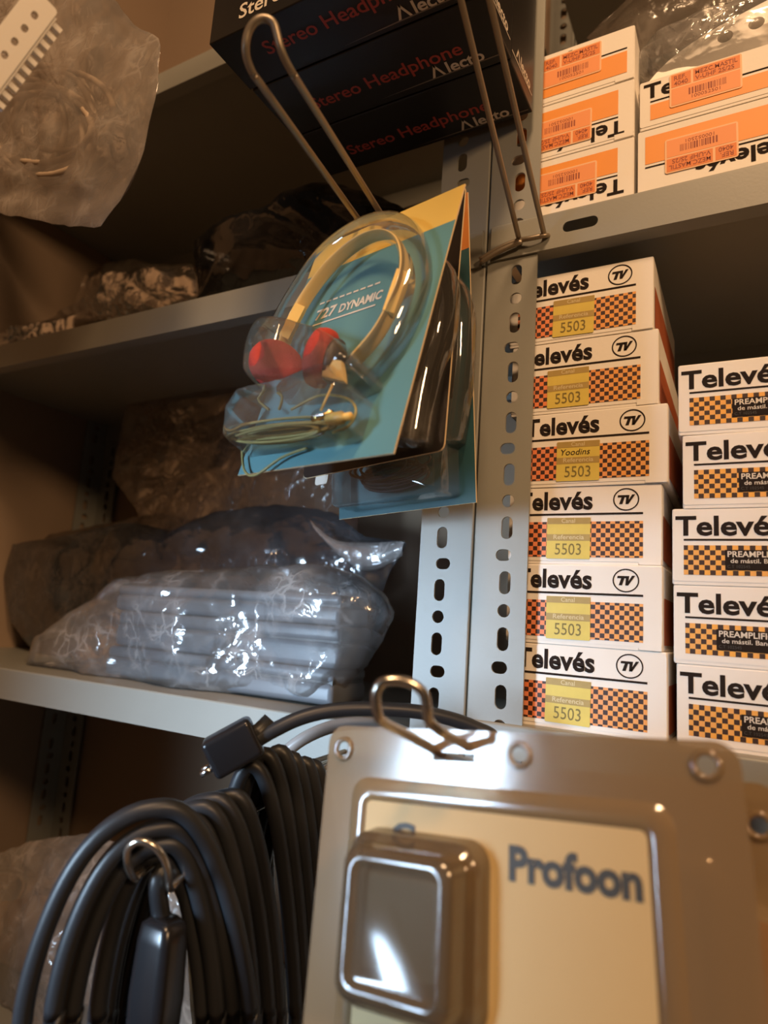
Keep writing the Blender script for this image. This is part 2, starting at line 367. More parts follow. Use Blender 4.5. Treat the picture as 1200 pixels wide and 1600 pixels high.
# ------------------------------------------------------------------ shelving units
PITCH = 0.01925
def hole_at(x, z, k, sgn):
    k %= 4
    if k == 0: return ellipse(x, z, 0.0046, 0.0046, 16)
    if k == 2: return rrect(x-0.0056-0.0018*sgn, z-0.0041, x+0.0056-0.0018*sgn, z+0.0041, 0.0040, 4)
    return rrect(x-0.0041, z-0.0080, x+0.0041, z+0.0080, 0.0040, 4)
def upright(name, parent, xc, yc, sx, sy, z0, z1, zc, wdt=0.0415):
    """slotted angle; corner at xc, yc; flanges run sx along X and sy along Y; zc = height of a round hole"""
    mb = MB(); t = 0.0018
    k0 = math.ceil((z0-zc)/PITCH+0.6); k1 = math.floor((z1-zc)/PITCH-0.6)
    step = 8; ks = list(range(k0, k1+1)); segs = [ks[i:i+step] for i in range(0, len(ks), step)]
    for si, sg in enumerate(segs):
        a = z0 if si == 0 else zc+(sg[0]-0.5)*PITCH; b = z1 if si == len(segs)-1 else zc+(sg[-1]+0.5)*PITCH
        holes = [hole_at(xc+sx*0.0240, zc+k*PITCH, k, sx) for k in sg]
        xs = sorted((xc+sx*0.0012, xc+sx*wdt))
        mb.plate([(xs[0], a), (xs[1], a), (xs[1], b), (xs[0], b)], holes, yc, yc+sy*t)
        m2 = MB(); hs = [hole_at(0.0240, zc+(k+1)*PITCH, k, 1) for k in sg[:-1]]
        m2.plate([(0.0012, a), (wdt, a), (wdt, b), (0.0012, b)], hs, 0, t)
        mb.add([(xc+sx*v[1], yc+sy*v[0], v[2]) for v in m2.v], m2.f)
    # rounded corner of the bend
    for i in range(4):
        a0, a1 = math.radians(90*i/4), math.radians(90*(i+1)/4); R_ = 0.0012
        p = lambda a: (xc+sx*(R_-R_*math.cos(a)), yc+sy*(R_-R_*math.sin(a)))
        (xa, ya), (xb, yb) = p(a0), p(a1); mb.quad([(xa, ya, z0), (xb, yb, z0), (xb, yb, z1), (xa, ya, z1)])
    return mb.build(name, 'grey_enamel', parent)
def shelf(parent, x0, x1, ztop, lip, slots=()):
    mb = MB(); y0 = YF-0.0022; t = 0.0012; r = 0.002
    mb.plate([(x0, ztop-lip), (x1, ztop-lip), (x1, ztop-r), (x0, ztop-r)], [rrect(a, ztop-lip*0.5-0.0042, b, ztop-lip*0.5+0.0042, 0.004, 4) for a, b in slots], y0, y0+t)
    for i in range(4):
        a0, a1 = math.radians(90*i/4), math.radians(90*(i+1)/4); p = lambda a: (y0+r-r*math.cos(a), ztop-r+r*math.sin(a))
        (ya, za), (yb, zb) = p(a0), p(a1); mb.quad([(x0, ya, za), (x1, ya, za), (x1, yb, zb), (x0, yb, zb)])
    mb.box((x0, y0+r, ztop-t), (x1, YB-0.004, ztop)); mb.box((x0, y0+t, ztop-lip), (x1, y0+0.014, ztop-lip+t))
    mb.box((x0, YB-0.006, ztop-lip), (x1, YB-0.004, ztop))
    return mb.build('shelf_board', 'grey_enamel', parent)
XJ = -0.1745
left = thing('shelving_unit', 'grey perforated metal shelving unit on the left, shelves full of plastic bags', 'shelving', loc=(0, 0, 0))
upright('upright', left, XJ-0.0006, YF, -1, 1, 0.0, 2.25, H+0.0071)
upright('upright', left, XJ-0.0006, YB-0.002, -1, -1, 0.0, 2.25, H+0.0071)
upright('upright', left, XL+0.004, YB-0.002, 1, -1, 0.0, 2.25, H+0.0071)
upright('upright', left, XL+0.004, YF, 1, 1, 0.0, 2.25, H+0.0071)
S1, S2, S3, S4 = H+0.603, H+0.3065, H-0.0745, H-0.42
for z, lp in ((S1, 0.028), (S2, 0.031), (S3, 0.031), (S4, 0.031)): shelf(left, XL+0.0005, XJ-0.003, z, lp)
rightu = thing('shelving_unit', 'grey perforated metal shelving unit on the right, stacked with white cartons', 'shelving', loc=(0, 0, 0))
upright('upright', rightu, XJ+0.0006, YF, 1, 1, 0.0, 2.25, H+0.0139, 0.0395)
upright('upright', rightu, XJ+0.0006, YB-0.002, 1, -1, 0.0, 2.25, H+0.0139, 0.0395)
upright('upright', rightu, 0.72, YF, -1, 1, 0.0, 2.25, H+0.0139)
upright('upright', rightu, 0.72, YB-0.002, -1, -1, 0.0, 2.25, H+0.0139)
R1, R2, R3 = H+0.3075, H-0.0605, H-0.43
shelf(rightu, XJ+0.004, 0.718, R1, 0.0295, [(-0.1155, -0.0905)])
shelf(rightu, XJ+0.004, 0.718, R2, 0.022); shelf(rightu, XJ+0.004, 0.718, R3, 0.03); shelf(rightu, XJ+0.004, 0.718, H+0.70, 0.03)

# ------------------------------------------------------------------ cartons
E_ = 0.00025
def carton_body(W, Hh, D, side='red_print'):
    mb = MB(); bevel_box(mb, (0, 0.0006, 0), (W, D, Hh), 0.0012)
    return mb.build('carton_body', 'carton_white', mesh_only=True)
def flap_mesh(W, Hh):
    mb = MB(); mb.plate(rrect(0.0004, 0.0022, W-0.0004, Hh-0.0012, 0.0015, 2), [], 0, 0.0008)
    mb.box((0.001, 0.0002, 0.0), (W*0.86, 0.001, 0.0018)); mb.box((W*0.865, -0.0003, 0.0004), (W-0.0006, 0.0008, 0.0045))
    return mb.build('front_flap', 'carton_white', mesh_only=True)
def tv_logo(mb, cx, cz, a, b, y):
    o = ellipse(cx, cz, a, b, 36); i = ellipse(cx, cz, a*0.90, b*0.89, 36); mb.plate(o, [i[::-1]], y, y+0.0001)
    def bar(pts): mb.quad([(cx+p[0]*a, y, cz+p[1]*b) for p in pts])
    bar([(-.62, .38), (.10, .38), (.06, .18), (-.66, .18)]); bar([(-.34, .2), (-.10, .2), (-.28, -.42), (-.54, -.42)])
    bar([(.02, .38), (.26, .38), (.16, -.42), (-.04, -.42)]); bar([(.0, -.42), (.18, -.42), (.70, .42), (.46, .42)])
def print_checked(W, Hh):
    mb = MB(); y = -E_; xr = W-0.0115
    text(mb, 'Televés', 0.0178, (0.0062, y, Hh-0.0162), bold=0.030, width=0.0525)
    mb.quad([(0.0066, y, Hh-0.0205), (xr, y, Hh-0.0205), (xr, y, Hh-0.0191), (0.0066, y, Hh-0.0191)])
    return mb.build('lettering', 'ink', mesh_only=True)
CW, CH, CD = 0.1025, 0.0543, 0.15
c1_body, c1_flap, c1_print = carton_body(CW, CH, CD), flap_mesh(CW, CH), print_checked(CW, CH)
mb = MB(); tv_logo(mb, CW-0.0222, CH-0.0103, 0.0083, 0.0077, -E_); c1_logo = mb.build('round_logo', 'ink', mesh_only=True)
mb = MB(); x1 = CW-0.0115; mb.quad([(0.0066, -E_, 0.0048), (x1, -E_, 0.0048), (x1, -E_, 0.0048+8*0.00306), (0.0066, -E_, 0.0048+8*0.00306)])
c1_check = mb.build('checkered_print', 'check_red_amber', mesh_only=True)
mb = MB(); mb.quad([(CW+E_, 0.006, 0.004), (CW+E_, CD-0.006, 0.004), (CW+E_, CD-0.006, CH*0.62), (CW+E_, 0.006, CH*0.62)])
c1_side = mb.build('side_print', 'red_print', mesh_only=True)
SW, SH = 0.0295, 0.0285
def sticker_mesh():
    mb = MB(); y = 0; mb.plate(rrect(0, 0, SW, SH, 0.0006, 1), [], -0.0002, 0, 0)
    for a, b in ((0.845, 1.0), (0.435, 0.60)): mb.quad([(0.0001, -0.0003, SH*a), (SW-0.0001, -0.0003, SH*a), (SW-0.0001, -0.0003, SH*b-0.0001), (0.0001, -0.0003, SH*b-0.0001)], 1)
    return mb.build('price_sticker', ['sticker_yellow', 'sticker_band'], mesh_only=True)
def sticker_text(hand):
    mb = MB(); y = -0.0004
    text(mb, 'Canal', 0.0042, (SW*0.34, y, SH*0.875), 0, 0.01); text(mb, 'Referencia', 0.0044, (SW*0.16, y, SH*0.475), 0, 0.01, width=SW*0.7)
    text(mb, '5503', 0.0112, (SW*0.20, y, SH*0.10), 1, 0.0, width=SW*0.60)
    if hand: text(mb, 'Yoodins', 0.0062, (SW*0.10, y, SH*0.655), 2, 0.0, width=SW*0.68, shear=0.2)
    return mb.build('sticker_lettering', ['sticker_pale', 'sticker_ink', 'ink'], mesh_only=True)
st_mesh, st_txt, st_txt_h = sticker_mesh(), sticker_text(False), sticker_text(True)
pos_names = ['lowest of the six-box stack by the upright', 'second from the bottom in the stack beside the upright', 'third from the bottom in the stack beside the upright',
             'with handwriting on its sticker, third from the top', 'second from the top in the stack beside the upright', 'topmost in the stack beside the upright']
c1r = [-0.0468, -0.0494, -0.0500, -0.0462, -0.0520, -0.0552]
c1s = [-0.1225, -0.1232, -0.1246, -0.1191, -0.1270, -0.1246]
c1t = [-1.0, -1.2, 0.4, -0.3, 0.3, 0.2]
for i in range(6):
    x = c1r[i]-CW; z = R2+i*CH
    t = thing('carton', 'white 5503 carton with orange checks, '+pos_names[i], 'box', loc=(x, YF+0.0115, z), rz=math.radians(c1t[i]), group='white cartons with 5503 stickers')
    for nme, me in (('carton_body', c1_body), ('front_flap', c1_flap), ('lettering', c1_print), ('round_logo', c1_logo), ('checkered_print', c1_check), ('side_print', c1_side)): put(nme, me, t)
    s = put('price_sticker', st_mesh, t); s.location = (c1s[i]-x, -0.0004, 0.0036); s.rotation_euler = (0, math.radians((0.6, -0.3, 0.2, 0.4, -0.5, 0.8)[i]), 0)
    put('sticker_lettering', st_txt_h if i == 3 else st_txt, s)
# second column: mast preamplifier cartons
DW, DH = 0.104, 0.0485
c2_body, c2_flap = carton_body(DW, DH, CD), flap_mesh(DW, DH)
mb = MB(); y = -E_
text(mb, 'Televés', 0.0172, (0.0020, y, DH-0.0172), bold=0.028, width=0.060)
mb.quad([(0.0068, y, DH-0.0208), (0.098, y, DH-0.0208), (0.098, y, DH-0.0196), (0.0068, y, DH-0.0196)])
c2_print = mb.build('lettering', 'ink', mesh_only=True)
mb = MB(); mb.quad([(0.0068, -E_, 0.0062), (0.098, -E_, 0.0062), (0.098, -E_, 0.0062+6*0.0031), (0.0068, -E_, 0.0062+6*0.0031)]); c2_check = mb.build('checkered_print', 'check_amber', mesh_only=True)
def name_plate(dx):
    mb = MB(); y = -0.0004; x0 = 0.030+dx; z0 = 0.0095
    mb.quad([(x0, y, z0), (0.094, y, z0), (0.094, y, z0+0.0125), (x0, y, z0+0.0125)], 0)
    text(mb, 'PREAMPLIFICADOR', 0.0050, (x0+0.0014, y-0.0001, z0+0.0082), 1, 0.018, width=0.044)
    text(mb, 'de mástil. Banda Ancha', 0.0038, (x0+0.003, y-0.0001, z0+0.0045), 1, 0.008, width=0.040)
    text(mb, 'C.T 102545', 0.0026, (x0+0.0012, y-0.0001, z0+0.0014), 2, 0.0); text(mb, 'Ref. 5501', 0.0034, (x0+0.030, y-0.0001, z0+0.0010), 1, 0.008)
    return mb.build('name_plate', ['ink', 'pale_letter', 'ink_grey'], mesh_only=True)
plates = [name_plate(0.005), name_plate(-0.006), name_plate(0.0), name_plate(0.002), name_plate(0.0015)]
c2x = [-0.0418, -0.0434, -0.0440, -0.0377, -0.0400]; c2t = [0.0, 0.3, 0.2, 0.2, 1.4]
pn = ['lowest of the right-hand stack', 'second from the bottom of the right-hand stack', 'in the middle of the right-hand stack', 'second from the top of the right-hand stack', 'topmost of the right-hand stack, turned slightly']
for i in range(5):
    t = thing('carton', 'white preamplifier carton with black name plate, '+pn[i], 'box', loc=(c2x[i], YF+0.0115, R2+i*DH), rz=math.radians(c2t[i]), group='white preamplifier cartons')
    for nme, me in (('carton_body', c2_body), ('front_flap', c2_flap), ('lettering', c2_print), ('checkered_print', c2_check), ('name_plate', plates[i])): put(nme, me, t)
# cartons on the upper right shelf, orange band, most of them upside down
OW = 0.1025
def orange_carton(label, x, z, Hh, flip, sx, sflip, tx=0.0068, lift=0.0, rz=0.0):
    t = thing('carton', label, 'box', loc=(x, YF+0.0115, z), rz=math.radians(rz), group='cartons with orange band')
    put('carton_body', carton_body(OW, Hh, CD), t); put('front_flap', flap_mesh(OW, Hh), t)
    fx = (lambda a: OW-a) if flip else (lambda a: a); fz = (lambda a: Hh-a+lift) if flip else (lambda a: a)
    xa, za = ((-1, 0, 0), (0, 0, -1)) if flip else ((1, 0, 0), (0, 0, 1)); y = -E_
    mb = MB(); text(mb, 'Televés', 0.0165, (fx(tx), y, fz(Hh-0.0155)), bold=0.028, width=0.058, xa=xa, ya=za)
    def bar(a0, b0, a1, b1, q, mi=0):
        X = sorted((fx(a0), fx(a1))); Zs = sorted((fz(b0), fz(b1))); q.quad([(X[0], y, Zs[0]), (X[1], y, Zs[0]), (X[1], y, Zs[1]), (X[0], y, Zs[1])], mi)
    bar(tx+0.0045, Hh-0.0195, 0.0972, Hh-0.0184, mb); mb.build('lettering', 'ink', t)
    m2 = MB(); bar(tx+0.0045, 0.0065+lift, 0.0972, Hh-0.0215, m2); m2.build('orange_band', 'orange_print', t)
    # reference sticker
    w, h = 0.046, 0.0268; s = MB(); s.plate(rrect(0, 0, w, h, 0.0016, 3), [], -0.0002, 0, 0)
    for k, (a0, b0, a1, b1) in enumerate(((0.0012, 0.0012, w-0.0012, 0.0146), (0.0012, 0.0158, 0.0140, h-0.001), (0.0156, 0.0158, w-0.0012, h-0.001))):
        s.quad([(a0, -0.0003, b0), (a1, -0.0003, b0), (a1, -0.0003, b1), (a0, -0.0003, b1)], 1 if k == 0 else 2)
    so = s.build('reference_sticker', ['sticker_edge', 'sticker_orange', 'sticker_orange_dark'], t)
    g = MB(); rnd = random.Random(5); xx = 0.0125
    while xx < 0.036:
        wd = rnd.choice((0.0004, 0.0007, 0.0011)); g.quad([(xx, -0.0004, 0.0066), (xx+wd, -0.0004, 0.0066), (xx+wd, -0.0004, 0.0118), (xx, -0.0004, 0.0118)]); xx += wd+rnd.choice((0.0005, 0.0009))
    text(g, '100052501', 0.0036, (0.0145, -0.0004, 0.0034), width=0.018)
    text(g, 'REF.', 0.0048, (0.0030, -0.0004, 0.0212), bold=0.01, width=0.008); text(g, '4040', 0.0048, (0.0030, -0.0004, 0.0168), bold=0.01, width=0.009)
    text(g, 'MEZC.MASTIL', 0.0048, (0.0168, -0.0004, 0.0212), bold=0.01, width=0.0265); text(g, 'V-UHF 2S/2S', 0.0048, (0.0168, -0.0004, 0.0168), bold=0.01, width=0.0245)
    g.build('sticker_lettering', 'barcode', so)
    zc = Hh*0.5+(-0.0040+lift*0.8 if flip else 0.0046)
    so.location = (sx+(w if sflip else 0), -0.0005, zc+(h/2 if sflip else -h/2)); so.rotation_euler = (0, math.radians(180) if sflip else 0, 0)
    return t
xA = -0.0686-OW
orange_carton('white carton with orange band, upside down, lowest of the three beside the upright', xA, R1, 0.0556, True, 0.0305, True, lift=0.0075)
orange_carton('white carton with orange band, upside down, middle of the three beside the upright', xA, R1+0.0556, 0.0485, True, 0.0262, True)
orange_carton('white carton with orange band, right way up on top of two upside-down cartons', xA, R1+0.1041, 0.0464, False, 0.0325, False)
orange_carton('white carton with orange band, upside down at the right edge, with another carton on it', -0.0662, R1, 0.0575, True, 0.0185, True, lift=0.0075)
orange_carton('white carton with orange band, right way up at the right edge under a plastic bag', -0.0650, R1+0.0575, 0.0405, False, 0.0205, False, tx=0.0030)

# ------------------------------------------------------------------ black headphone boxes hanging by the upright
ZB = H+0.3907; XR, XLb = -0.1395, -0.3255
def swoosh_a(mb, p, s, xa, ya, mi):
    """the logo's capital letter without its bar"""
    p, xa, ya = Vector(p), Vector(xa), Vector(ya)
    for a, b in (((0.0, 0.0), (0.30, 0.74)), ((0.26, 0.74), (0.62, 0.0))):
        mb.quad([p+xa*(a[0]*s)+ya*(a[1]*s), p+xa*((a[0]+0.14)*s)+ya*(a[1]*s), p+xa*((b[0]+0.14)*s)+ya*(b[1]*s), p+xa*(b[0]*s)+ya*(b[1]*s)], mi)
def headphone_box(label, y0, y1, ytext, ylogo, dx=0.0):
    t = thing('headphone_box', label, 'box', loc=(XLb+dx, y0, ZB), group='black headphone boxes')
    W = XR-XLb; D = y1-y0; Hh = 0.21
    mb = MB(); bevel_box(mb, (0, 0, 0), (W, D, Hh), 0.0009); mb.build('carton_body', 'black_carton', t)
    z = -E_; m = MB(); text(m, 'Stereo Headphone', 0.0150, (0.034, ytext-y0, z), 0, 0.012, width=0.124, xa=(1, 0, 0), ya=(0, -1, 0)); m.build('red_lettering', 'red_letter', t)
    m = MB(); swoosh_a(m, (0.130, ylogo-y0, z), 0.0135, (1, 0, 0), (0, -1, 0), 0); text(m, 'lecto', 0.0135, (0.1425, ylogo-y0, z), 0, 0.022, width=0.0275, xa=(1, 0, 0), ya=(0, -1, 0))
    m.quad([(0.085, ylogo-y0+0.0014, z), (0.128, ylogo-y0, z), (W-0.002, ylogo-y0-0.0004, z), (W-0.002, ylogo-y0+0.0006, z)], 1)
    m.build('logo', ['grey_letter', 'dim_line'], t)
    # side face and front face
    m = MB(); x = W+E_; swoosh_a(m, (x, 0.010, 0.012), 0.0125, (0, 1, 0), (0, 0, 1), 0); text(m, 'lecto', 0.0125, (x, 0.0205, 0.012), 0, 0.022, width=0.023, xa=(0, 1, 0), ya=(0, 0, 1))
    m.quad([(x, 0.001, 0.0085), (x, D-0.004, 0.011), (x, D-0.004, 0.0118), (x, 0.001, 0.0095)], 0)
    m.build('side_logo', 'pale_letter', t)
    m = MB(); text(m, 'Stereo Headphone', 0.0165, (0.026, -E_, 0.009), 0, 0.012, width=0.130); m.build('front_lettering', 'pale_letter', t)
headphone_box('black headphone box hanging nearest the camera, white lettering on its front', 0.284, 0.3285, 0.3085, 0.3235)
headphone_box('black headphone box hanging in the middle of three', 0.3295, 0.3825, 0.3645, 0.3755, 0.001)
headphone_box('black headphone box hanging hindmost, against the upright', 0.3835, 0.4360, 0.4195, 0.4315, 0.0005)
# peg that carries the boxes, above the frame
t = tag(MB().tube([(-0.226, 0.455, H+0.545), (-0.226, 0.25, H+0.552)], 0.002).build('display_hook', 'wire', None, True), 'straight wire peg holding the black headphone boxes', 'hook')

# ------------------------------------------------------------------ wire hooks
def hook(label, pts, r, m='wire', extra=()):
    t = thing('display_hook', label, 'hook', loc=(0, 0, 0))
    dense = [pts[0]]
    for p_, q_ in zip(pts, pts[1:]):
        p_, q_ = Vector(p_), Vector(q_); l_ = (q_-p_).length
        if l_ > 0.022: dense += [p_.lerp(q_, 0.006/l_), p_.lerp(q_, 0.5), p_.lerp(q_, 1-0.006/l_)]
        dense.append(q_)
    pts = dense
    MB().tube(smooth_path(pts, 6), r, 12).build('prong', m, t, True)
    for e in extra: MB().tube(smooth_path(e, 5), r*0.95, 10).build('bracket', m, t, True)
    return t
V = Vector
a0, a1 = V((-0.2155, 0.447, H+0.2480)), V((-0.2020, 0.447, H+0.2485))
tipL = [atD(u, v, z) for u, v, z in ((396, 116, 0.321), (386, 92, 0.3165), (384, 70, 0.3135), (389, 48, 0.312), (400, 33, 0.311), (414, 29, 0.311), (427, 36, 0.311), (433, 54, 0.312), (438, 74, 0.3135), (446, 94, 0.3165), (458, 116, 0.321))]
hook('long wire hook carrying the headphone cards, its looped tip before the black boxes',
     [a0, a0+V((0, -0.02, 0.0015)), atD(570, 357, 0.44)]+tipL+[atD(605, 350, 0.44), a1+V((0, -0.02, 0.0015)), a1], 0.0019,
     extra=[[a0+V((-0.006, 0.0, 0)), a0+V((0.003, 0, 0)), a1, a1+V((0.006, 0, 0))]])
b0, b1 = V((-0.1470, 0.4405, H+0.2885)), V((-0.1283, 0.4405, H+0.2885))
bt0 = V((-0.1360, 0.290, H+0.3465)); bt1 = V((-0.1187, 0.290, H+0.3384))
hook('long wire hook rising from the upright in front of the black boxes',
     [b0, b0.lerp(bt0, 0.5), bt0, b0.lerp(bt0, 1.5), b0.lerp(bt0, 1.58)+V((0.002, -0.003, 0.010)), b1.lerp(bt1, 1.58)+V((-0.002, -0.003, 0.010)), b1.lerp(bt1, 1.5), bt1, b1.lerp(bt1, 0.5), b1], 0.0020,
     extra=[[V((-0.1775, 0.4395, H+0.2795)), V((-0.160, 0.438, H+0.2850)), b0+V((0.0, -0.002, -0.001)), b0.lerp(b1, 0.5)+V((0, -0.003, -0.002)), b1+V((0.001, -0.001, -0.001)), b1+V((0.002, 0.006, 0.002))],
            [V((-0.1765, 0.4390, H+0.2765)), V((-0.160, 0.4375, H+0.2820)), b0+V((0.003, -0.003, -0.003))]])
PN = V((-0.5218, 0.8436, -0.1271)).normalized()
zc = 0.246
hookC = hook('wire hook with upturned looped tip carrying the clear blister packs',
     [V((-0.1520, 0.447, H-0.0880)), V((-0.150, 0.40, H-0.080)), atD(690, 1178, 0.272), atD(640, 1150, 0.258), atD(600, 1129, zc), atD(590, 1116, zc-0.003), atD(587, 1085, zc-0.004), atD(597, 1067, zc-0.004), atD(616, 1063, zc-0.004), atD(640, 1067, zc-0.004),
      atD(661, 1082, zc-0.004), atD(667, 1106, zc-0.004), atD(671, 1128, zc-0.002), atD(690, 1144, zc), atD(745, 1174, 0.266), V((-0.132, 0.40, H-0.080)), V((-0.1340, 0.447, H-0.0880))], 0.0019, 'bright_wire')

# ------------------------------------------------------------------ headphone cards
def frame(TL, a, b):
    """card frame: origin at the top left corner, local X along the top edge, local Z up, local Y into the shelf"""
    X = Vector(a).normalized(); Z = -Vector(b); Z = (Z-X*Z.dot(X)).normalized(); Y = Z.cross(X)
    return Matrix(((X.x, Y.x, Z.x, TL.x), (X.y, Y.y, Z.y, TL.y), (X.z, Y.z, Z.z, TL.z), (0, 0, 0, 1)))
class Card:
    @classmethod
    def placed(cls, TL, X, Z, w_, h_): return cls(TL, Vector(X)*w_, Vector(Z)*-h_, 1.0)
    def __init__(self, TL, a, b, depth):
        s = depth; self.TL = CAMP+Vector(TL)*s; self.w = Vector(a).length*s; self.h = Vector(b).length*s
        self.M = frame(self.TL, a, b); self.I = self.M.inverted(); self.n = Vector((self.M[0][1], self.M[1][1], self.M[2][1]))
    def L(self, u, v, d=0.0):
        """local point seen at pixel u, v on the plane d in front of the card"""
        return self.I @ onplane(u, v, self.TL-self.n*d, self.n)
    def xz(self, u, v, d=0.0): p = self.L(u, v, d); return (p.x, p.z)
def shell(mb, outline, d0, d1, ins, n=5, mi=0, cap=True):
    """blister bubble: rings from the card plane (y = -d0) out to -d1, drawn in by ins with a rounded shoulder"""
    c = (sum(p[0] for p in outline)/len(outline), sum(p[1] for p in outline)/len(outline)); rings = []
    for i in range(n+1):
        t = i/n; a = math.radians(90*t); f_ = ins*(1-math.cos(a)); y = -(d0+(d1-d0)*math.sin(a))
        ring = []
        for p in outline:
            dx, dz = p[0]-c[0], p[1]-c[1]; l = math.hypot(dx, dz); k = max(0.1, 1-f_/l); ring.append((c[0]+dx*k, y, c[1]+dz*k))
        rings.append(ring)
    return mb.loft(rings, mi, False, cap)
def smooth2(pts, n=5): return [(p.x, p.y) for p in smooth_path([(a, b, 0) for a, b in pts], n, True)]

k1 = Card((-0.5605, 0.7432, 0.5484), (0.2568, -0.052, -0.0005), (-0.0575, -0.0924, -0.371), 0.455)
t1 = thing('headphone_card', 'teal and yellow card with yellow headphones and red ear pads in a clear blister', 'headphones', mw=k1.M, group='carded headphones')
hh = k1.w*0.5; hw = [(k1.L(588, 352).x+dx, -0.0105+dz) for dx, dz in ((-0.013, -0.003), (0.013, -0.003), (0.013, 0.003), (-0.013, 0.003))]
mb = MB(); mb.plate([(0, -k1.h), (k1.w, -k1.h), (k1.w, 0), (0, 0)], [hw], 0, 0.0009); mb.build('backing_card', 'card_edge', t1)
mb = MB(); e = 0.0002; yb = -k1.h*0.155; ww, h_ = k1.w, k1.h
mb.plate([(e, -h_+e), (ww-e, -h_+e), (ww-e, yb), (e, yb)], [], -e, 0, 0); mb.plate([(e, yb), (ww-e, yb), (ww-e, -e), (e, -e)], [hw], -e, 0, 1)
mb.build('card_print', ['card_teal', 'card_yellow'], t1)
mb = MB(); y = -0.0005; p0 = k1.L(492, 502, 0); p1 = k1.L(590, 468, 0); bw = p1.x-p0.x
zt = p0.z
text(mb, '727', 0.011, (p0.x, y, zt), 0, 0.03, width=bw*0.34); text(mb, 'DYNAMIC', 0.009, (p0.x+bw*0.40, y, zt), 0, 0.03, width=bw*0.66)
for i in range(9):
    xa = p0.x+bw*i/9; mb.quad([(xa, y, zt+0.0125), (xa+bw*0.08, y, zt+0.0125), (xa+bw*0.08, y, zt+0.0138), (xa, y, zt+0.0138)])
mb.quad([(p0.x, y, zt-0.0045), (p1.x, y, zt-0.0045), (p1.x, y, zt-0.0034), (p0.x, y, zt-0.0034)])
mb.build('lettering', 'pale_letter', t1)
dB = 0.014
band = [k1.L(u, v, dB) for u, v in ((436, 560), (455, 508), (482, 460), (520, 412), (562, 378), (598, 366), (622, 376), (632, 402), (630, 436), (614, 478), (590, 522), (556, 562))]
bp = smooth_path(band, 6)
hb = MB().tube(bp, (0.0011, 0.0046), 12, flat=V((0, 0, 1)))
headset = hb.build('headband', 'headband_yellow', t1, True)
for (u0, v0), (u1, v1) in (((628, 428), (606, 492)), ((470, 480), (444, 530))):
    a, b = k1.L(u0, v0, dB+0.0005), k1.L(u1, v1, dB+0.0005); m = MB().tube([a, a.lerp(b, 0.05), a.lerp(b, 0.95), b], (0.0045, 0.0042), 4, flat=V((0, 1, 0))); m.build('size_slider', 'slider_yellow', t1)
def disc(mb, c, axis, r, th, mi=0, n=24):
    ax = Vector(axis).normalized(); u = ax.orthogonal().normalized(); v_ = ax.cross(u); c = Vector(c); rings = []
    prof = [(0.15, -0.5), (0.75, -0.5), (0.95, -0.32), (1, 0), (0.95, 0.32), (0.75, 0.5), (0.45, 0.42), (0.15, 0.3)]
    for rr, zz in prof: rings.append([c+ax*(zz*th)+(u*math.cos(2*math.pi*i/n)+v_*math.sin(2*math.pi*i/n))*(rr*r) for i in range(n)])
    return mb.loft(rings, mi)
for (u, v, ax) in ((432, 570, (1.0, -0.5, 0.25)), (503, 560, (-1.0, -0.6, 0.15))):
    c = k1.L(u, v, 0.017); m = MB(); disc(m, c, ax, 0.0165, 0.0115); pad = m.build('ear_pad', 'foam_red', t1, True)
    m = MB(); disc(m, c-V(ax).normalized()*0.0075, ax, 0.0125, 0.006); m.build('ear_cup', 'earcup_dark', t1, True)
a, b, c_, d_ = [k1.L(u, v, 0.018) for u, v in ((508, 562), (536, 566), (540, 598), (506, 590))]
m = MB(); m.loft([[p+V((0, 0.0015, 0)) for p in (a, b, c_, d_)], [p-V((0, 0.0015, 0)) for p in (a, b, c_, d_)]]); m.build('cup_arm', 'headband_yellow', t1)
a, b = k1.L(520, 600, 0.019), k1.L(501, 642, 0.016); MB().tube([a, b], 0.0007, 6).build('cord', 'slider_yellow', t1, True)
# bundled cord and plugs
rnd = random.Random(3); m = MB()
for k in range(9):
    pts = []
    cu, cv = 440+rnd.uniform(-8, 8), 672+rnd.uniform(-9, 9); au = rnd.uniform(50, 85); av = rnd.uniform(6, 13); dd = rnd.uniform(0.006, 0.018)
    for i in range(22):
        an = 2*math.pi*i/22; pts.append(k1.L(cu+au*math.cos(an), cv+av*math.sin(an)-0.10*au*math.cos(an), dd))
    m.tube(pts, 0.0008, 6, closed=True)
for loop in (((420, 640), (404, 624), (416, 610), (440, 618), (436, 640)), ((455, 640), (500, 618), (540, 622), (556, 640), (545, 665), (520, 676)), ((378, 700), (382, 735), (400, 742), (440, 715), (480, 700))):
    m.tube(smooth_path([k1.L(u, v, 0.012 if v < 700 else 0.004) for u, v in loop], 6), 0.0008, 6)
m.build('cord_bundle', 'cord_olive', t1, True)
a, b = k1.L(490, 655, 0.014), k1.L(520, 645, 0.014); MB().tube([a, a.lerp(b, 0.3), a.lerp(b, 0.35), b], lambda t: 0.0022 if t < 0.4 else 0.0015, 12).build('jack_plug', 'brass', t1, True)
a, b = k1.L(514, 656, 0.015), k1.L(548, 650, 0.015); MB().tube([a, a.lerp(b, 0.6), a.lerp(b, 0.7), b], lambda t: 0.0034 if t < 0.65 else 0.002, 12).build('plug_sleeve', 'slider_yellow', t1, True)
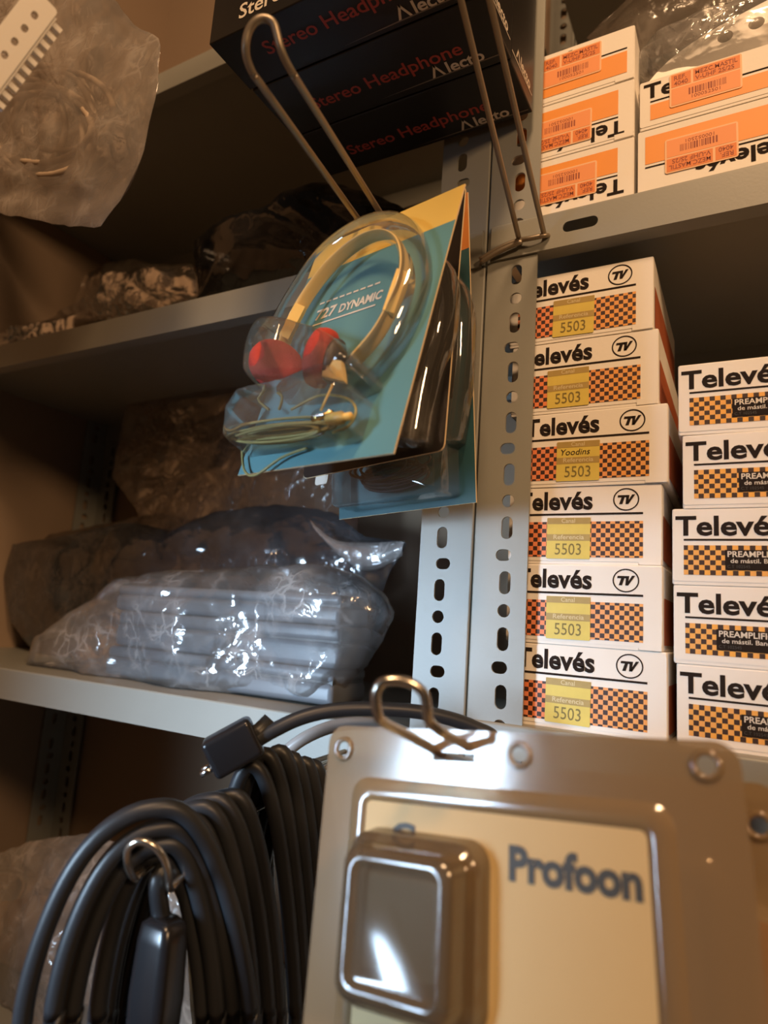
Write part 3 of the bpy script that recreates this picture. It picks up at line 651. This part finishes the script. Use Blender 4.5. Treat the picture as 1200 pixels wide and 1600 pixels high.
# clear blister: channel over the headband, bubble over the pads, bubble over the cord
m = MB(); m.tube(smooth_path([k1.L(u, v, 0.008) for u, v in ((428, 575), (445, 515), (474, 462), (512, 408), (558, 372), (602, 356), (634, 366), (648, 400), (646, 440), (628, 490), (600, 540), (560, 585))], 6), (0.0105, 0.0085), 14, flat=V((0, 1, 0)))
m.build('band_blister', 'blister', t1, True)
ol = smooth2([k1.xz(u, v, 0.004) for u, v in ((420, 600), (430, 555), (452, 530), (515, 535), (560, 556), (590, 590), (580, 610), (520, 625), (430, 625))], 4)
m = MB(); shell(m, ol, 0.0005, 0.030, 0.006, 6); m.build('pad_blister', 'blister', t1, True)
ol = [(p[0], p[1]) for p in (lambda A: [A[0], A[1], A[2], A[3], A[4], A[5]])([k1.xz(u, v, 0.002) for u, v in ((392, 668), (410, 640), (556, 600), (580, 628), (562, 690), (388, 712))])]
ol2 = []
for i in range(len(ol)):
    for j in range(5): t_ = j/5; ol2.append((ol[i][0]*(1-t_)+ol[(i+1) % len(ol)][0]*t_, ol[i][1]*(1-t_)+ol[(i+1) % len(ol)][1]*t_))
m = MB(); shell(m, ol2, 0.0005, 0.026, 0.005, 6); m.build('cord_blister', 'blister', t1, True)

k2 = Card.placed((-0.26819, 0.37592, 0.27074), (0.97404, -0.22152, 0.04673), (-0.02219, 0.11201, 0.99346), 0.118, 0.180)
t2 = thing('headphone_card', 'black card with dark headphones in a clear blister, behind the teal card', 'headphones', mw=k2.M, group='carded headphones')
hw = [(k2.w*0.42+dx, -0.010+dz) for dx, dz in ((-0.013, -0.003), (0.013, -0.003), (0.013, 0.003), (-0.013, 0.003))]
mb = MB(); mb.plate(rrect(0, -k2.h, k2.w, 0, 0.004, 3), [hw], 0, 0.0009); mb.build('backing_card', 'card_edge', t2)
mb = MB(); mb.plate(rrect(e, -k2.h+e, k2.w-e, -e, 0.004, 3), [hw], -e, 0); mb.build('card_print', 'card_black', t2)
m = MB()
for i, s in enumerate(('High quality', 'with Cord', 'Stereo plug')):
    p = k2.L(612, 684+i*10, 0); text(m, s, 0.0042, (p.x, -0.0005, p.z), 0, 0.012, width=0.0185, align='R')
m.build('lettering', 'pale_letter', t2)
pb = smooth_path([k2.L(u, v, 0.012) for u, v in ((520, 620), (520, 540), (560, 450), (620, 420), (670, 440), (672, 500), (650, 580), (625, 650))], 6)
MB().tube(pb, (0.0012, 0.005), 10, flat=V((0, 0, 1))).build('headband', 'black_plastic', t2, True)
m = MB(); disc(m, k2.L(612, 640, 0.014), (-1, -0.5, 0), 0.019, 0.013); m.build('ear_pad', 'black_rubber', t2, True)
m = MB(); m.tube(smooth_path([k2.L(u, v, 0.008) for u, v in ((505, 630), (508, 530), (550, 430), (625, 395), (686, 420), (692, 500), (668, 590), (650, 690))], 6), (0.012, 0.008), 14, flat=V((0, 1, 0))); m.build('band_blister', 'blister', t2, True)
ol = smooth2([k2.xz(u, v, 0.002) for u, v in ((530, 700), (545, 600), (600, 570), (660, 590), (664, 690), (600, 705))], 4)
m = MB(); shell(m, ol, 0.0005, 0.026, 0.006, 6); m.build('pad_blister', 'blister', t2, True)
ol = rrect(0.012, -k2.h-0.006, 0.024, -k2.h+0.004, 0.002, 3)
mb = MB(); mb.plate(ol, [], 0.001, 0.0018); mb.build('card_tab', 'grey_letter', t2)

k3 = Card.placed((-0.28024, 0.40005, 0.28776), (0.98278, -0.17823, 0.04868), (-0.05796, -0.04724, 0.99720), 0.118, 0.215)
t3 = thing('headphone_card', 'dark teal card with orange top in a clear blister, hindmost against the upright', 'headphones', mw=k3.M, group='carded headphones')
hw = [(k3.w*0.38+dx, -0.010+dz) for dx, dz in ((-0.013, -0.003), (0.013, -0.003), (0.013, 0.003), (-0.013, 0.003))]
mb = MB(); mb.plate([(0, -k3.h), (k3.w, -k3.h), (k3.w, 0), (0, 0)], [hw], 0, 0.0009); mb.build('backing_card', 'card_edge', t3)
mb = MB(); ww, h_ = k3.w, k3.h; yb = -h_*0.19
mb.plate([(e, -h_+e), (ww-e, -h_+e), (ww-e, yb), (e, yb)], [], -e, 0, 0); mb.plate([(e, yb), (ww-e, yb), (ww-e, -e), (e, -e)], [hw], -e, 0, 1)
mb.build('card_print', ['card_dark_teal', 'card_orange'], t3)
ol = [k3.xz(u, v, 0.002) for u, v in ((545, 712), (712, 690), (716, 770), (545, 800))]
xs = [p[0] for p in ol]; zs = [p[1] for p in ol]
m = MB(); shell(m, rrect(min(xs), min(zs), max(xs), max(zs), 0.004, 4), 0.0005, 0.024, 0.004, 6); m.build('cord_blister', 'blister', t3, True)
m = MB()
for k in range(7):
    cx, cz = (min(xs)+max(xs))/2+rnd.uniform(-0.006, 0.012), (min(zs)+max(zs))/2+rnd.uniform(-0.005, 0.005); d0 = rnd.uniform(0.005, 0.018); a_ = rnd.uniform(0.022, 0.030); b_ = rnd.uniform(0.004, 0.009)
    m.tube([(cx+a_*math.cos(2*math.pi*i/20), -d0, cz+b_*math.sin(2*math.pi*i/20)) for i in range(20)], 0.0011, 6, closed=True)
m.build('cord_bundle', 'black_rubber', t3, True)
m = MB(); m.tube(smooth_path([k3.L(u, v, 0.008) for u, v in ((540, 640), (545, 540), (600, 460), (680, 430), (718, 470), (722, 540), (716, 620), (705, 690))], 6), (0.012, 0.008), 14, flat=V((0, 1, 0))); m.build('band_blister', 'blister', t3, True)
MB().tube(smooth_path([k3.L(u, v, 0.010) for u, v in ((552, 640), (556, 545), (606, 475), (676, 446), (706, 480), (708, 540), (700, 620))], 6), (0.0012, 0.005), 10, flat=V((0, 0, 1))).build('headband', 'black_plastic', t3, True)

# ------------------------------------------------------------------ clear blister pack in the foreground
def blister_pack(label, k, full=True, extra_h=0.10):
    t = thing('blister_pack', label, 'package', mw=k.M, group='clear blister packs')
    w_, hgt = k.w, k.h+extra_h
    hang = [k.xz(u, v) for u, v in ((676, 1174), (742, 1178), (742, 1192), (676, 1188))] if full else [(w_*0.30+a, -0.014+b) for a, b in ((-.012, .003), (.012, .003), (.012, -.003), (-.012, -.003))]
    eye = [k.xz(u, v) for u, v in ((538, 1170), (812, 1180), (1104, 1196))] if full else [(0.006, -0.012), (w_*0.5, -0.012), (w_-0.008, -0.014)]
    mb = MB(); mb.plate(rrect(0, -hgt, w_, 0, 0.008, 6), [hang]+[ellipse(x, z, 0.0034, 0.0034, 16) for x, z in eye], 0, 0.0007); mb.build('backing_sheet', 'blister_aged', t)
    for x, z in eye:
        mb = MB(); mb.tube([(x+0.0040*math.cos(2*math.pi*i/24), -0.0004, z+0.0040*math.sin(2*math.pi*i/24)) for i in range(24)], 0.0011, 8, closed=True); mb.build('eyelet_rim', 'blister_aged', t, True)
    A = k.L(552, 1212) if full else V((0.010, 0, -0.026)); B = k.L(1052, 1245) if full else V((w_-0.02, 0, -0.026))
    x0, x1, z1 = A.x, B.x, A.z; z0 = -hgt+0.015
    # raised rim around the window
    rings = []
    for ins, y in ((0, 0), (0.0012, -0.0008), (0.003, -0.0016), (0.006, -0.0020), (0.0085, -0.0014), (0.0100, 0)):
        rings.append([(p[0], y, p[1]) for p in rrect(x0+ins, z0+ins, x1-ins, z1-ins, max(0.002, 0.008-ins*0.6), 5)])
    mb = MB(); mb.loft(rings, 0, False, False); mb.build('raised_rim', 'blister_aged', t, True)
    if not full: return t
    TLc, TRc = k.L(577, 1236), k.L(1012, 1272)
    cx0, cx1, cz1 = TLc.x, TRc.x, (TLc.z+TRc.z)/2
    mb = MB(); mb.plate([(cx0, z0+0.008), (cx1, z0+0.008), (cx1, cz1), (cx0, cz1)], [], -0.0012, -0.0004); ins_ = mb.build('printed_insert', 'cream_card', t)
    P0, P1 = k.L(795, 1372, 0.0015), k.L(1006, 1408, 0.0015)
    mb = MB(); text(mb, 'Profoon', 0.0150, (P0.x, -0.0015, (P0.z+P1.z)/2), 0, 0.045, width=P1.x-P0.x)
    mb.build('lettering', 'ink_grey', ins_)
    Q = k.L(610, 1322, 0.0015); mb = MB(); text(mb, 'C', 0.0125, (Q.x, -0.0015, Q.z), 0, 0.04, width=0.011); mb.build('letter', 'ink_grey', ins_)
    # bubble with the device in it
    bx0, bx1, bz1, bz0, dp = 0.0225, 0.0795, -0.0385, -0.099, 0.022
    rings = []
    for ins, y in ((0, -0.001), (0.0008, -0.004), (0.0012, -0.010), (0.0016, -0.011), (0.0040, -0.0118), (0.0046, -0.013), (0.0052, -dp+0.003), (0.0062, -dp+0.001), (0.0085, -dp), (0.0105, -dp), (0.0115, -dp+0.001), (0.0125, -dp+0.0015)):
        rings.append([(p[0], y, p[1]) for p in rrect(bx0+ins, bz0+ins, bx1-ins, bz1-ins, max(0.002, 0.0085-ins*0.4), 6)])
    mb = MB(); mb.loft(rings, 0, False, True); mb.build('device_bubble', 'blister_smoke', t, True, 50)
    mb = MB(); bevel_box(mb, (bx0+0.008, -dp+0.006, bz0+0.008), (bx1-0.008, -0.002, bz1-0.008), 0.003); dv = mb.build('device', 'device_grey', t, True, 50)
    mb = MB(); mb.plate(rrect(bx0+0.014, bz0+0.016, bx1-0.012, bz1-0.014, 0.002, 3), [], -dp+0.0054, -dp+0.006); mb.build('device_reflection', 'device_reflection', dv)  # paler plate painted as the window's reflection on the device front
    return t
TLp = atD(517, 1133, 0.30)-CAMP
kp = Card.placed(TLp, (0.9912, -0.0807, 0.1052), (-0.0901, 0.1724, 0.9809), 0.1645, 0.115)
blister_pack('large clear blister pack with cream insert lettered Profoon and a grey device', kp)
Xp, Zp = Vector((0.9912, -0.0807, 0.1052)), Vector((-0.0901, 0.1724, 0.9809))
kq = Card.placed(atY(1186, 1290, 0.285)-CAMP-Xp*(0.1645-0.008)+Zp*0.014, (0.9912, -0.0807, 0.1052), (-0.0901, 0.1724, 0.9809), 0.1645, 0.115)
blister_pack('clear blister pack mostly hidden behind the one lettered Profoon', kq, False)

# ------------------------------------------------------------------ cables
def coil_path(loops, seed):
    """continuous cable: each loop = left leg u, right leg u (at pixel row 1600), apex u, v, depth left, depth right; the loops hang as long ovals"""
    pts = []; r_ = random.Random(seed)
    for (uL, uR, uA, vA, zL, zR) in loops:
        seq = []
        for i in range(-12, 13):
            th = math.pi/2*abs(i)/12; ue = uL if i < 0 else uR
            u = uA+(ue-uA)*math.sin(th)**0.92; v = vA+(1600-vA)*(1-math.cos(th)**1.45)
            z = zL+(zR-zL)*(u-uL)/(uR-uL); seq.append(atD(u, v, z)+V((0, 0, 0.0012*noise.noise(Vector((seed, i*0.3, uL))))))
        dn = V((0, 0, -1)); a_, b_ = seq[0], seq[-1]; c_ = (a_+b_)/2; hb_ = 0.12+r_.uniform(-0.01, 0.01)
        low = [b_+dn*hb_*0.5]+[c_+(b_-c_)*math.cos(t_)*0.98+dn*(hb_+0.05*math.sin(t_)) for t_ in (0.0, 0.5, 1.0, 1.57, 2.14, 2.64, 3.14)]+[a_+dn*hb_*0.5]
        pts += seq+low
    return smooth_path(pts, 2)
co1 = thing('cable_coil', 'thick black cable coiled in long loops over a hook, nearest the camera', 'cable', loc=(0, 0, 0), group='coiled black cables')
loops1 = [(35, 392, 255, 1262, 0.300, 0.335), (82, 366, 262, 1292, 0.302, 0.338), (112, 340, 262, 1318, 0.310, 0.333), (152, 318, 250, 1334, 0.322, 0.336), (165, 344, 290, 1300, 0.335, 0.350), (150, 372, 300, 1282, 0.342, 0.352),
          (170, 398, 318, 1262, 0.350, 0.357), (160, 420, 338, 1250, 0.356, 0.362), (185, 436, 362, 1244, 0.364, 0.368), (205, 430, 372, 1256, 0.372, 0.372)]
MB().tube(coil_path(loops1, 2), 0.0044, 12).build('cable_loops', 'black_rubber', co1, True)
# moulded connector hanging inside the loops
a = atD(248, 1372, 0.325); m = MB(); m.tube(smooth_path([atD(272, 1340, 0.335), a, atD(250, 1420, 0.325), atD(256, 1440, 0.325)], 5), 0.0046, 12); m.build('cable_end', 'black_rubber', co1, True)
c0 = atD(258, 1432, 0.322); m = MB()
rings = []
for dz, rx in ((0, 0.006), (-0.003, 0.0095), (-0.010, 0.0105), (-0.035, 0.0115), (-0.060, 0.0105), (-0.064, 0.008)):
    rings.append([(c0.x+q[0], c0.y+q[1]*0.8, c0.z+dz) for q in rrect(-rx, -rx, rx, rx, rx*0.45, 4)])
m.loft(rings); m.build('connector', 'black_plastic', co1, True, 50)
co2 = thing('cable_coil', 'thick black cable coiled on a hook behind the first, ending in a power plug', 'cable', loc=(0, 0, 0), group='coiled black cables')
loops2 = [(330, 462, 392, 1196, 0.385, 0.385), (345, 476, 412, 1178, 0.392, 0.392), (362, 490, 436, 1174, 0.400, 0.400), (372, 502, 456, 1184, 0.408, 0.408), (388, 516, 476, 1192, 0.416, 0.416), (350, 484, 425, 1204, 0.410, 0.400), (366, 530, 490, 1196, 0.424, 0.424)]
MB().tube(coil_path(loops2, 9), 0.0044, 12).build('cable_loops', 'black_rubber', co2, True)
pl = [(396, 1160, 0.372), (430, 1140, 0.375), (475, 1120, 0.380), (530, 1109, 0.385), (600, 1108, 0.39), (670, 1115, 0.395), (740, 1136, 0.40), (780, 1170, 0.40), (790, 1300, 0.40)]
MB().tube(smooth_path([atD(*q) for q in pl], 8), 0.0042, 12).build('cable_lead', 'black_rubber', co2, True)
# power plug block
c0 = atD(366, 1166, 0.372); d0 = (atD(400, 1150, 0.372)-atD(335, 1186, 0.366)).normalized(); up = V((0, 0, 1)); up = (up-d0*up.dot(d0)).normalized(); sd = d0.cross(up)
PM = Matrix(((d0.x, sd.x, up.x, c0.x), (d0.y, sd.y, up.y, c0.y), (d0.z, sd.z, up.z, c0.z), (0, 0, 0, 1)))
pg = bpy.data.objects.new('plug', None)
m = MB(); bevel_box(m, (-0.015, -0.010, -0.011), (0.014, 0.010, 0.011), 0.003); m.v = [tuple(PM @ V(q)) for q in m.v]; body = m.build('plug_body', 'black_plastic', co2, True, 50)
m = MB()
for s in (-0.0055, 0.0055): m.tube([PM @ V((-0.014, s, -0.004)), PM @ V((-0.0215, s, -0.004))], 0.0017, 10)
m.build('plug_pin', 'steel', body, True)
m = MB(); m.tube([PM @ V((0.002+0.005*math.cos(2*math.pi*i/20), -0.0102, 0.005*math.sin(2*math.pi*i/20))) for i in range(20)], 0.0005, 6, closed=True); m.build('moulded_ring', 'grey_rubber', body, True)
m = MB(); m.tube([PM @ V((0.013, 0, 0)), PM @ V((0.016, 0, 0)), PM @ V((0.024, -0.001, 0.003))], lambda t: 0.0062-0.0016*t, 12); m.build('strain_relief', 'black_rubber', body, True)
bpy.data.objects.remove(pg)
pl = [(700, 1180, 0.42), (620, 1140, 0.42), (560, 1130, 0.42), (505, 1140, 0.42), (455, 1168, 0.42), (425, 1210, 0.42), (418, 1290, 0.42), (420, 1400, 0.42)]
tag(MB().tube(smooth_path([atD(*q) for q in pl], 8), 0.0040, 12).build('grey_cable', 'grey_rubber', None, True), 'thin grey cable arching behind the black coils under the shelf edge', 'cable')
# hooks of the coils
hk = [V((-0.272, 0.446, H-0.100)), V((-0.274, 0.33, H-0.1110))]+[atD(u, v, z) for u, v, z in ((210, 1372, 0.319), (199, 1347, 0.309), (201, 1326, 0.306), (215, 1315, 0.305), (236, 1319, 0.305), (253, 1336, 0.306), (263, 1360, 0.310), (266, 1388, 0.319))]+[V((-0.260, 0.33, H-0.1140)), V((-0.258, 0.446, H-0.100))]
hook('wire hook with a rounded tip under the near cable coil', hk, 0.0018, 'bright_wire')
hook('wire hook hidden under the rear cable coil', [V((-0.268, 0.446, H-0.096)), V((-0.268, 0.34, H-0.1000)), V((-0.268, 0.325, H-0.090)), V((-0.252, 0.325, H-0.090)), V((-0.252, 0.34, H-0.1000)), V((-0.252, 0.446, H-0.096))], 0.0018)

# ------------------------------------------------------------------ plastic bags and their contents
NV = V((0, -1, 0))
def bag(name, label, m, px, Y, tf, tb, seed, amp, freq, zmin=None, fold=None, **kw):
    b = MB(); pillow(b, [atY(u, v, Y) for u, v in px], NV, tf, tb, seed, amp, freq, zmin, fold=fold, **kw)
    return tag(b.build(name, m, None, True), label, 'bag')
bag('plastic_bag', 'shiny clear plastic bag of grey cases at the front of the middle left shelf', 'film_clear',
    [(52, 1040), (62, 1000), (112, 962), (192, 904), (270, 893), (340, 890), (420, 884), (510, 880), (560, 900), (598, 926), (612, 960), (592, 1005), (556, 1058), (520, 1096), (440, 1095), (350, 1090), (250, 1082), (170, 1066), (110, 1048)],
    0.508, 0.044, 0.05, 3, 0.011, 15, S3+0.0005, pw=6.0, he=0.6)
def case(label, xa, xb, y0, y1, z0, z1):
    t = thing('plastic_case', label, 'case', loc=((xa+xb)/2, y0, z0), group='grey cases in the clear bag'); w_ = (xb-xa)/2; hh_ = z1-z0
    m = MB(); bevel_box(m, (-w_, 0, 0), (w_, y1-y0, hh_*0.62), 0.005); m.build('case_bottom', 'case_grey', t, True, 50)
    m = MB(); bevel_box(m, (-w_+0.001, 0.001, hh_*0.64), (w_-0.001, y1-y0, hh_), 0.004); m.build('case_lid', 'case_grey', t, True, 50)
    m = MB(); m.box((-w_+0.002, 0.003, hh_*0.5), (w_-0.002, y1-y0-0.003, hh_*0.7)); m.build('seam', 'case_dark', t)
xa, xb = atY(172, 1000, 0.49).x, atY(528, 1000, 0.49).x
z = S3+0.002
for i, (hgt, dx, lb) in enumerate(((0.030, 0.0, 'lowest'), (0.036, 0.006, 'middle'), (0.027, -0.004, 'topmost'))):
    case('flat grey plastic case, %s of three stacked in the clear bag' % lb, xa+dx, xb+dx*0.5, 0.487+0.003*i, 0.545, z, z+hgt); z += hgt+0.0006
blue_bag = bag('plastic_bag', 'bluish plastic bag slumped behind the bag of grey cases', 'film_smoke',
    [(20, 850), (120, 832), (200, 815), (262, 828), (335, 800), (430, 787), (520, 800), (572, 840), (634, 846), (630, 864), (606, 896), (590, 960), (560, 1030), (300, 1045), (70, 1040), (15, 970), (5, 900)],
    0.60, 0.03, 0.06, 11, 0.014, 10, S3+0.0005)
bag('plastic_bag', 'brownish plastic bag standing upright behind the bluish bag', 'film_brown',
    [(195, 640), (215, 600), (330, 570), (480, 565), (560, 640), (560, 900), (400, 1000), (250, 960), (215, 800), (175, 745)], 0.665, 0.014, 0.02, 21, 0.006, 9, S3+0.0005)
bag('plastic_bag', 'brown plastic bag lying at the left end of the middle shelf', 'film_brown',
    [(-60, 900), (20, 845), (130, 825), (250, 800), (330, 830), (330, 1000), (60, 1035), (-60, 1030)], 0.665, 0.03, 0.03, 25, 0.008, 10, S3+0.0005)
def fold(parent, top, low, name='folded_flap', m_='film_fold'):
    """doubled-over strip of film, two crooked sheets joined along a crease"""
    A_ = smooth_path([atY(*p) for p in top], 6); B_ = smooth_path([atY(*p) for p in low], 6); n_ = min(len(A_), len(B_)); mb = MB(); rows = []
    for k in range(5):
        t_ = k/4; rows.append([a_.lerp(b_, t_)+V((0, -0.003*math.sin(math.pi*t_)+0.0012*noise.noise(a_*90+V((k, 0, 0))), 0)) for a_, b_ in zip(A_[:n_], B_[:n_])])
    rows += [[p+V((0, 0.0012, 0)) for p in r_] for r_ in rows[::-1]]
    vs = [p for r_ in rows for p in r_]; R_ = len(rows)
    mb.add(vs, [(i*n_+j, i*n_+j+1, ((i+1) % R_)*n_+j+1, ((i+1) % R_)*n_+j) for i in range(R_) for j in range(n_-1)])
    return mb.build(name, m_, parent, True)
film("film_fold", (0.55, 0.50, 0.48), 0.30, 0.14, 0.3)
fold(blue_bag, [(484, 812, 0.572), (520, 842, 0.568), (570, 848, 0.566), (632, 845, 0.570)], [(500, 838, 0.572), (535, 872, 0.568), (578, 892, 0.566), (628, 868, 0.570)])
# shelf above
bag('plastic_bag', 'dark plastic bag of coiled cable behind the headphone hook', 'film_black',
    [(302, 378), (330, 360), (440, 326), (468, 296), (520, 286), (580, 300), (640, 330), (660, 440), (470, 452), (308, 478)], 0.525, 0.035, 0.05, 31, 0.010, 16, S2+0.0005, fold=(0.8, 0, -0.5))
m = MB(); cx = atY(400, 400, 0.55)
cb = thing('cable_coil', 'dark cable coil inside the black plastic bag on the upper left shelf', 'cable', loc=(0, 0, 0))
pts = []
for i in range(160):
    a_ = 2*math.pi*i/20; rr = 0.045+0.006*math.sin(i*0.37); pts.append(V((cx.x+0.06+i*0.0004+0.012*math.cos(a_), 0.555+rr*0.6*math.cos(a_), S2+0.048+rr*math.sin(a_)*0.95)))
m.tube(pts, 0.0036, 8); m.build('cable_loops', 'black_rubber', cb, True)
bag('plastic_bag', 'crumpled dark brown plastic bag in the shadow left of the cable bag', 'film_brown',
    [(60, 512), (112, 490), (130, 432), (165, 412), (210, 404), (245, 415), (300, 412), (318, 465), (200, 495)], 0.60, 0.02, 0.04, 41, 0.010, 13, S2+0.0005)
bag('plastic_bag', 'small crumpled plastic bag at the left end of the upper shelf', 'film_brown',
    [(-40, 556), (0, 522), (30, 506), (78, 500), (120, 492), (112, 524), (40, 548)], 0.53, 0.012, 0.02, 45, 0.008, 30, S2+0.0005)
# hanging bag at the upper left, nearer the camera
bag('plastic_bag', 'milky plastic bag hanging at the upper left in front of the shelves', 'film_milky',
    [(-90, -60), (60, -70), (170, -10), (212, 42), (252, 60), (246, 130), (236, 180), (224, 235), (214, 262), (190, 310), (154, 357), (100, 352), (0, 334), (-90, 322)], 0.306, 0.014, 0.022, 51, 0.012, 15)
cbn = thing('cable_bundle', 'beige leads bundled inside the hanging milky bag', 'cable')
m = MB(); r5 = random.Random(12)
for k in range(7):
    cu, cv, au, av, dd = 70+r5.uniform(-30, 30), 200+r5.uniform(-30, 30), r5.uniform(50, 90), r5.uniform(60, 95), 0.306+r5.uniform(-0.004, 0.012)
    m.tube([atY(cu+au*math.cos(2*math.pi*i/28), cv+av*math.sin(2*math.pi*i/28), dd+0.003*math.sin(i*0.9+k)) for i in range(28)], 0.0028, 8, closed=True)
m.build('lead_loops', 'beige_lump', cbn, True)
# white slotted strip in front of that bag
t = thing('slotted_strip', 'white slotted plastic strip in front of the hanging bag, upper left corner', 'strip')
A, B = atD(-40, 150, 0.315), atD(72, 2, 0.325); ax = (B-A).normalized(); nn = (CAMP-A).normalized(); nn = (nn-ax*nn.dot(ax)).normalized(); sdv = ax.cross(nn)
M2 = Matrix(((sdv.x, -nn.x, ax.x, A.x), (sdv.y, -nn.y, ax.y, A.y), (sdv.z, -nn.z, ax.z, A.z), (0, 0, 0, 1))); t.matrix_world = M2
Lg = (B-A).length; hl = [rrect(-0.0018, 0.006+i*0.0085, 0.0012, 0.0098+i*0.0085, 0.0014, 3) for i in range(int(Lg/0.0085)-1)]
m = MB(); m.plate(rrect(-0.008, 0, 0.006, Lg, 0.002, 3), hl, -0.002, 0.002); m.build('strip_body', 'white_plastic', t)
m = MB(); m.box((0.0058, -0.001, 0.004), (0.0072, 0.006, Lg-0.003))
m.build('rail', 'white_plastic', t)
for i in range(int(Lg/0.0055)-1):
    m = MB(); m.box((0.0074, -0.001, 0.004+i*0.0055), (0.0115, 0.004, 0.0065+i*0.0055)); m.build('tooth', 'white_plastic', t)
sg = 1
# lower left bag
bag('plastic_bag', 'clear wrinkled plastic bag on the lowest shelf behind the cable coil', 'film_milky',
    [(-80, 1350), (0, 1332), (60, 1312), (140, 1302), (230, 1330), (290, 1420), (300, 1620), (280, 1720), (-80, 1720)], 0.53, 0.04, 0.06, 61, 0.014, 12, S4+0.0005)
tag(pillow(MB(), [atY(u, v, 0.56) for u, v in ((-80, 1420), (60, 1400), (180, 1390), (250, 1450), (250, 1700), (-80, 1700))], NV, 0.02, 0.04, 67, 0.012, 12, S4+0.001).build('fabric_lump', 'beige_lump', None, True), 'brown lumpy goods inside the bag on the lowest left shelf', 'goods')
# upper right: bagged white part on the cartons
t = thing('wall_mount', 'white moulded plate with two dark holes in a clear bag on the orange cartons', 'fitting')
c0 = atY(1010, 100, 0.505); zt = R1+0.098
ol3 = smooth2([(0.000, 0.0005), (0.004, 0.018), (0.03, 0.036), (0.075, 0.050), (0.12, 0.058), (0.165, 0.06), (0.17, 0.03), (0.165, 0.0005), (0.08, 0.0005)], 4)
t.location = (-0.062, 0.475, zt)
hs = []
P1, P2 = atY(1133, 57, 0.475), atY(1182, 36, 0.475)
for P in (P1, P2): hs.append(ellipse(P.x+0.062, P.z-zt, 0.0052, 0.0048, 18))
ol3 = [(a, max(0.0006, b)) for a, b in ol3]
m = MB(); m.plate(ol3, hs, 0, 0.010); m.build('plate', 'white_plastic', t)
m = MB(); m.box((0.03, 0.0105, 0.004), (0.16, 0.022, 0.03)); m.build('rear_boss', 'dark_hole', t)
m = MB()
for h_ in hs: m.plate([(sum(q[0] for q in h_)/18+(q[0]-sum(r[0] for r in h_)/18)*1.2, sum(q[1] for q in h_)/18+(q[1]-sum(r[1] for r in h_)/18)*1.2) for q in h_], [], 0.0101, 0.0104)
m.build('hole_backing', 'dark_hole', t)
bag('plastic_bag', 'clear plastic bag around the white moulded plate on the orange cartons', 'film_clear',
    [(992, 128), (1000, 78), (1030, 45), (1100, 14), (1190, -10), (1320, -40), (1330, 40), (1200, 88), (1100, 114)], 0.478, 0.014, 0.05, 71, 0.006, 24, zt+0.0003)
bag('plastic_bag', 'folded beige plastic bag at the back behind the topmost orange carton', 'film_milky',
    [(915, 60), (960, 20), (1010, -30), (1100, -60), (1200, -60), (1120, 40), (1040, 80), (1000, 90)], 0.60, 0.02, 0.03, 75, 0.010, 16, None, fold=(0.7, 0, 0.6))
# red carton behind the black boxes, on the top left shelf
t = thing('small_carton', 'small dark red carton on the top left shelf beside the black boxes', 'box', loc=(atY(330, 20, 0.52).x, 0.52, S1+0.0))
m = MB(); bevel_box(m, (0, 0, 0), (0.10, 0.10, 0.09), 0.001); m.build('carton_body', 'pink_carton', t)
m = MB(); m.box((0.002, -0.0006, 0.07), (0.098, 0.0, 0.088)); m.build('carton_lid', 'pink_carton', t)
# carton below the right shelf
P = atY(1178, 1430, 0.47)
t = thing('carton', 'carton with orange label under the lower right shelf, beside the blister packs', 'box', loc=(P.x, 0.47, R3), group=None)
hb_ = P.z-R3
m = MB(); bevel_box(m, (0, 0, 0), (0.14, 0.12, hb_), 0.001); m.build('carton_body', 'carton_white', t)
m = MB(); m.box((0.002, -0.0004, hb_-0.055), (0.10, 0, hb_-0.003)); m.build('orange_label', 'sticker_orange', t)
